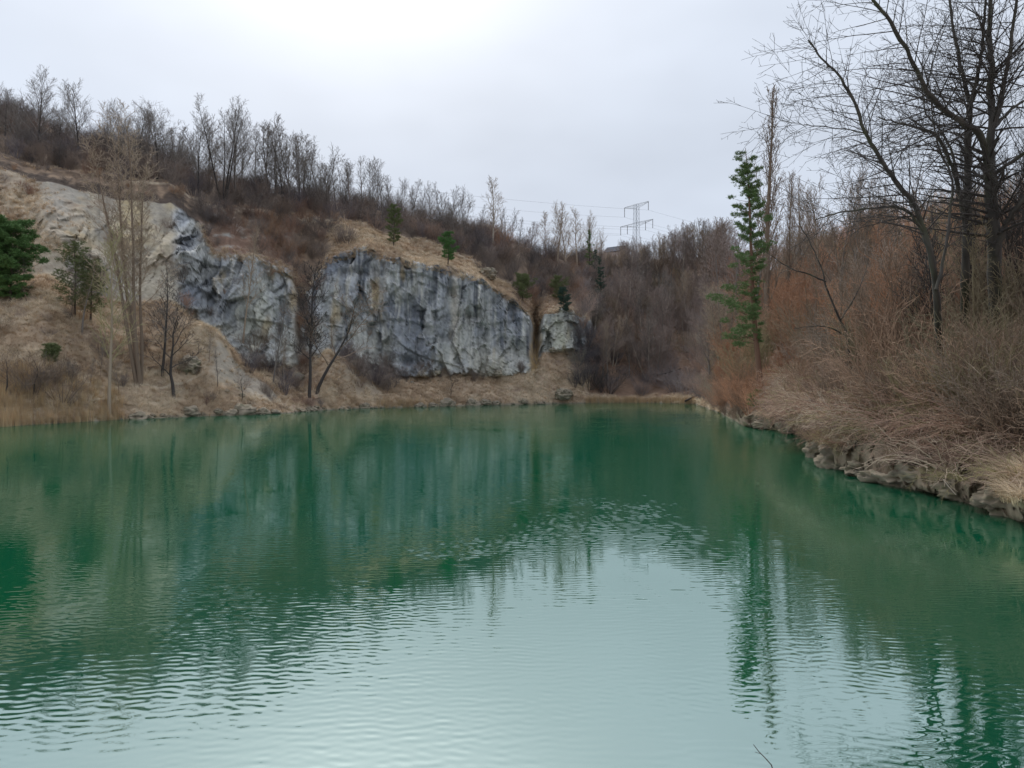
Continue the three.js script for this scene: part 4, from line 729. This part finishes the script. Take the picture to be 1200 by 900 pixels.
// ------------------------------------------------------------ rocks
function rockGeo(seed, sx, sy, sz, det = 4) {
  const ico = new THREE.IcosahedronGeometry(1, det * 3); ico.deleteAttribute('uv'); ico.deleteAttribute('normal'); const g = mergeVertices(ico, 1e-4), p = g.getAttribute('position'), col = [];
  for (let k = 0; k < p.count; k++) {
    let x = p.getX(k), y = p.getY(k), z = p.getZ(k);
    const f = 1 + 0.38 * n3(x * 1.1 + seed, y * 1.3, z * 1.1) + 0.22 * ridged(x * 2.1 + seed, y * 2.6, z * 2.1) + 0.3 * facet(x * 1.6 + z * 1.2 + seed, y * 2.2, seed) + 0.14 * facet(x * 3.6 - z * 3 + seed, y * 4.5, seed + 5) + 0.05 * n3(x * 11, y * 11 + seed, z * 11);
    p.setXYZ(k, x * f * sx, y * f * sy, z * f * sz);
    const a = 0.5 + fbm(x * 2 + seed, y * 2.4, z * 2, 4), c = [0.16, 0.135, 0.1]; mixc(c, [0.36, 0.30, 0.22], clamp(a * 1.4 - 0.3)); mixc(c, [0.09, 0.1, 0.035], clamp(2.6 * fbm(x * 1.6, y * 1.6 + seed, z * 1.6, 3)) * 0.5); col.push(...c);
  }
  g.setAttribute('color', new THREE.Float32BufferAttribute(col, 3)); g.computeVertexNormals(); return g;
}
const stoneMat = new THREE.MeshStandardMaterial({ vertexColors: true, roughness: 0.95, side: THREE.DoubleSide });
for (const [px, py, D, sx, sy, sz, seed, m, label] of [
  [1180, 588, 22.6, 0.75, 0.42, 0.6, 3, stoneMat, 'pale rock at the waterline under the dry grass clump at right'],
  [1218, 592, 21.8, 0.7, 0.5, 0.6, 9, stoneMat, 'pale rock at the right picture edge by the water'],
  [1066, 556, 28.4, 1.5, 0.62, 0.9, 14, stoneMat, 'broad mossy tan rock shelf below the brambles on the right shore'],
  [1036, 562, 29.6, 0.8, 0.4, 0.7, 21, stoneMat, 'low rock left of the broad mossy shelf on the right shore'],
  [983, 541, 34.2, 0.8, 0.6, 0.7, 28, stoneMat, 'grey rock at the tip of the right bank'],
  [958, 528, 38.8, 0.55, 0.45, 0.6, 35, stoneMat, 'small tan rock at the outermost point of the right bank'],
  [1010, 550, 31.6, 0.7, 0.3, 0.6, 42, stoneMat, 'flat rock beside the grey one on the right shore'],
  [1130, 574, 25.2, 0.7, 0.4, 0.6, 49, stoneMat, 'rock under the overhanging brambles at right'],
  [572, 322, 128, 1.2, 1.0, 1.0, 63, stoneMat, 'weathered boulder at the rim above the right half of the cliff'],
  [661, 462, 122, 1.5, 0.9, 1.0, 70, stoneMat, 'mossy boulder on the far shore below the small rock face'],
  [222, 430, 84, 1.3, 0.9, 1.0, 77, stoneMat, 'grey boulder beside the trees on the left slope'],
  [905, 496, 60, 1.3, 0.5, 0.8, 84, stoneMat, 'undercut rock at the shore below the pine'],
  [932, 500, 55.5, 1.0, 0.5, 0.8, 91, stoneMat, 'undercut rock right of the pine shore'],
]) { const r = new THREE.Mesh(rockGeo(seed, sx, sy, sz), m); r.position.copy(W3(px, py, D)); r.rotation.y = seed; add(r, 'rock', label, 'rock'); }
{
  const R = rng(8), geos = [0, 1, 2, 3].map((k) => rockGeo(100 + k * 7, 1, 0.6, 0.9, 2));
  for (let k = 0; k < 90; k++) {
    const px = k < 64 ? 138 + 330 * R() : 470 + 190 * R(), p = atS(px, 1.0 + 0.8 * R()), s = 0.14 + 0.9 * R() ** 4 + 0.16 * R();
    const r = new THREE.Mesh(geos[k % 4], stoneMat); r.position.set(p.x, Math.max(0, p.y) + s * 0.1, p.z); r.scale.setScalar(s); r.rotation.y = R() * 6.28;
    add(r, 'shore_stone', px < 470 ? 'small pale stone in the row of stones along the left waterline' : 'small stone at the waterline below the cliff', 'stone', 'stones along the waterline');
  }
}
{
  const R = rng(18), geos = [0, 1, 2].map((k) => rockGeo(200 + k * 9, 1, 0.7, 0.9, 2)), list = [];
  list.push(...sow(19, 215, 700, 3.55, 4.03, (px, s) => 0.35 * ss(3.5, 3.95, s) * clamp(0.5 + 2.5 * n3(px * 0.05, 1, 1)), (L, p, px, s, v) => { const k = 0.12 + 0.75 * R() ** 4; L.push({ p, s: k, h: k, c: [1.1, 1.15, 1.2], yaw: R() * 6.28 }); }));
  list.push(...sow(20, 236, 460, 2.1, 3.0, (px, s) => 0.25 * (band(px, 246, 340, 14) + 0.6 * band(px, 392, 450, 14)), (L, p, px, s, v) => { const k = 0.06 + 0.3 * R() ** 4; L.push({ p, s: k, h: k, c: [1.1, 1.1, 1.1], yaw: R() * 6.28 }); }));
  scatter('rock_rubble', 'loose grey rubble at the cliff foot and on the scree fans', 'rubble', geos, stoneMat, list);
}
// ------------------------------------------------------------ sticks and logs
function stick(list, m, name, label, category) { const b = new Buf(), o = new THREE.Vector3(...list[0].p[0]); for (const { p, r } of list) b.tube(p.map((q) => [q[0] - o.x, q[1] - o.y, q[2] - o.z]), p.map((_, k) => r * (1 - 0.6 * k / p.length)), 5); const g = new THREE.Mesh(b.geo(), m); g.position.copy(o); return add(g, name, label, category); }
const q3 = (px, py, D) => W3(px, py, D).toArray();
stick([{ r: 0.007, p: [[2.66, -0.1, -7.6], q3(905, 898, 7.75), q3(897, 889, 7.9), q3(890, 882, 8.0), q3(884, 874, 8.05)] }, { r: 0.004, p: [q3(897, 889, 7.9), q3(893, 885, 7.95), q3(886, 883, 8.0)] }], BARK.dark, 'twig', 'thin dark twig poking out of the water at the bottom edge', 'twig');
stick([{ r: 0.022, p: [q3(1106, 562, 25), q3(1112, 570, 24.7), q3(1121, 580, 24.3)] }], BARK.pale, 'stick', 'pale broken stick hanging over the water at right', 'stick');
stick([{ r: 0.16, p: [q3(803, 470, 119), q3(815, 464, 120), q3(832, 457, 121)] }], BARK.dark, 'log', 'dark fallen log sloping to the far shore left of the pine', 'log');
stick([{ r: 0.14, p: [q3(788, 446, 128), q3(800, 450, 127), q3(812, 458, 125)] }], BARK.pale, 'log', 'pale fallen log above the dark one in the far wood', 'log');
stick([{ r: 0.12, p: [q3(770, 440, 130), q3(785, 436, 131), q3(798, 432, 132)] }], BARK.dark, 'log', 'dark fallen trunk lying higher in the far wood', 'log');
// ------------------------------------------------------------ pylon and its lines
{
  const steel = mat(0.42, 0.46, 0.49, 0.7), glass = mat(0.16, 0.15, 0.15, 0.4);
  const C = W3(745.5, 240, 400), base = new THREE.Vector3(C.x, atD(745, 400).y - 1, C.z), H = C.y - base.y, g = new THREE.Group();
  const A = V.nrm([0.56, 0, 0.83]), Bd = [A[2], 0, -A[0]], at = (u, y, w) => [A[0] * u + Bd[0] * w, y, A[2] * u + Bd[2] * w];
  const tower = new Buf(), half = (y) => lerp(3.6, 0.95, Math.min(1, y / (H - 14)));
  for (const [u, w] of [[-1, -1], [1, -1], [1, 1], [-1, 1]]) tower.tube([0, 0.5, 1].map((t) => { const y = t * H, h = half(y); return at(u * h, y, w * h); }).concat([at(u * 0.9, H, w * 0.9)]).slice(0, 3), [0.12, 0.1, 0.09], 4);
  for (let k = 0; k < 13; k++) {
    const y0 = H * k / 13, y1 = H * (k + 1) / 13, a = half(y0), b = half(y1);
    for (const [s1, s2, s3, s4] of [[-1, -1, 1, -1], [1, -1, 1, 1], [1, 1, -1, 1], [-1, 1, -1, -1]]) { tower.bar(at(s1 * a, y0, s2 * a), at(s3 * b, y1, s4 * b), 0.042, 3); tower.bar(at(s3 * a, y0, s4 * a), at(s1 * b, y1, s2 * b), 0.042, 3); tower.bar(at(s1 * b, y1, s2 * b), at(s3 * b, y1, s4 * b), 0.042, 3); }
  }
  part(tower.geo(), steel, 'tower', g);
  const arm = (y, reach, deep) => {
    const b = new Buf();
    for (const s of [-1, 1]) {
      const tip = at(s * reach, y, 0);
      for (const w of [-0.9, 0.9]) { b.bar(at(0, y, w), tip, 0.085, 4); b.bar(at(s * 0.9, y - deep, w), at(s * reach, y - deep * 0.12, 0), 0.085, 4); for (let k = 1; k < 6; k++) { const t = k / 6, t2 = (k + 0.5) / 6; b.bar(at(s * reach * t, y, w * (1 - t)), at(s * lerp(0.9, reach, t2), y - lerp(deep, deep * 0.12, t2), w * (1 - t2)), 0.042, 3); } }
    }
    part(b.geo(), steel, 'crossarm', g);
  };
  arm(H, 9.2, 1.8); arm(H - 9.6, 12.2, 1.7);
  const hang = [[-9.0, H - 0.1, 5], [8.8, H - 0.3, 4.2], [-12.0, H - 9.7, 4.5], [-6.8, H - 9.9, 4.5], [12.0, H - 9.7, 4.5], [6.8, H - 9.9, 4.5]];
  for (const [u, y, l] of hang) { const b = new Buf(), n = 12, pts = [], r = []; for (let k = 0; k <= n; k++) { const p = at(u, y - l * k / n, 0); pts.push(p); r.push(k % 2 ? 0.2 : 0.1); } b.tube(pts, r, 6); part(b.geo(), glass, 'insulator', g); }
  g.position.copy(base); add(g, 'pylon', 'steel lattice power pylon on the skyline beyond the far wood', 'pylon');
  const wire = mat(0.12, 0.13, 0.14, 0.6);
  const ends = ['uppermost', 'upper right', 'third', 'fourth', 'lower right', 'lowest'];
  hang.forEach(([u, y, l], k) => {
    const s = at(u, y - l, 0).map((v, e) => v + [base.x, base.y, base.z][e]);
    for (const [side, dist, rise] of [[-1, 300, -8], [1, 260, -6]]) {
      const pts = [], n = 20; for (let q = 0; q <= n; q++) { const t = q / n; pts.push([s[0] + side * Bd[0] * dist * t - s[0], rise * t - 4 * 7 * t * (1 - t) * 0.6, side * Bd[2] * dist * t]); }
      const b = new Buf(); b.tube(pts, pts.map(() => 0.03), 4); const m = new THREE.Mesh(b.geo(), wire); m.position.set(...s);
      add(m, 'power_line', `${ends[k]} power line running ${side < 0 ? 'left' : 'right'} from the pylon`, 'power line', 'power lines of the pylon');
    }
  });
}
// a house far off in the dip of the skyline
{
  const p = atD(713, 400), g = new THREE.Group(); p.y = EYE + (HORIZON - 303) / FOCAL * 400 - 1.5;
  const wall = new THREE.Shape([[-4, -6], [4, -6], [4, 2.2], [0, 5], [-4, 2.2]].map((q) => new THREE.Vector2(...q))); const wg = new THREE.ExtrudeGeometry(wall, { depth: 9, bevelEnabled: false }); part(wg, mat(0.55, 0.46, 0.43), 'wall', g);
  for (const s of [-1, 1]) { const r = new THREE.BoxGeometry(5.6, 0.3, 10); r.rotateZ(-s * Math.atan2(2.8, 4)); r.translate(s * 2.25, 3.65, 4.5); part(r, mat(0.06, 0.065, 0.085), 'roof', g); }
  part(new THREE.BoxGeometry(1.3, 1.5, 0.1).translate(-1.5, 0, 9.06), mat(0.05, 0.06, 0.07, 0.3), 'window', g); part(new THREE.BoxGeometry(1.3, 1.5, 0.1).translate(1.5, 0, 9.06), mat(0.05, 0.06, 0.07, 0.3), 'window', g);
  g.position.copy(p); g.rotation.y = 0.9; add(g, 'house', 'distant pale house with dark roof in the skyline dip left of the pylon', 'house');
}


renderer.render(scene, camera);
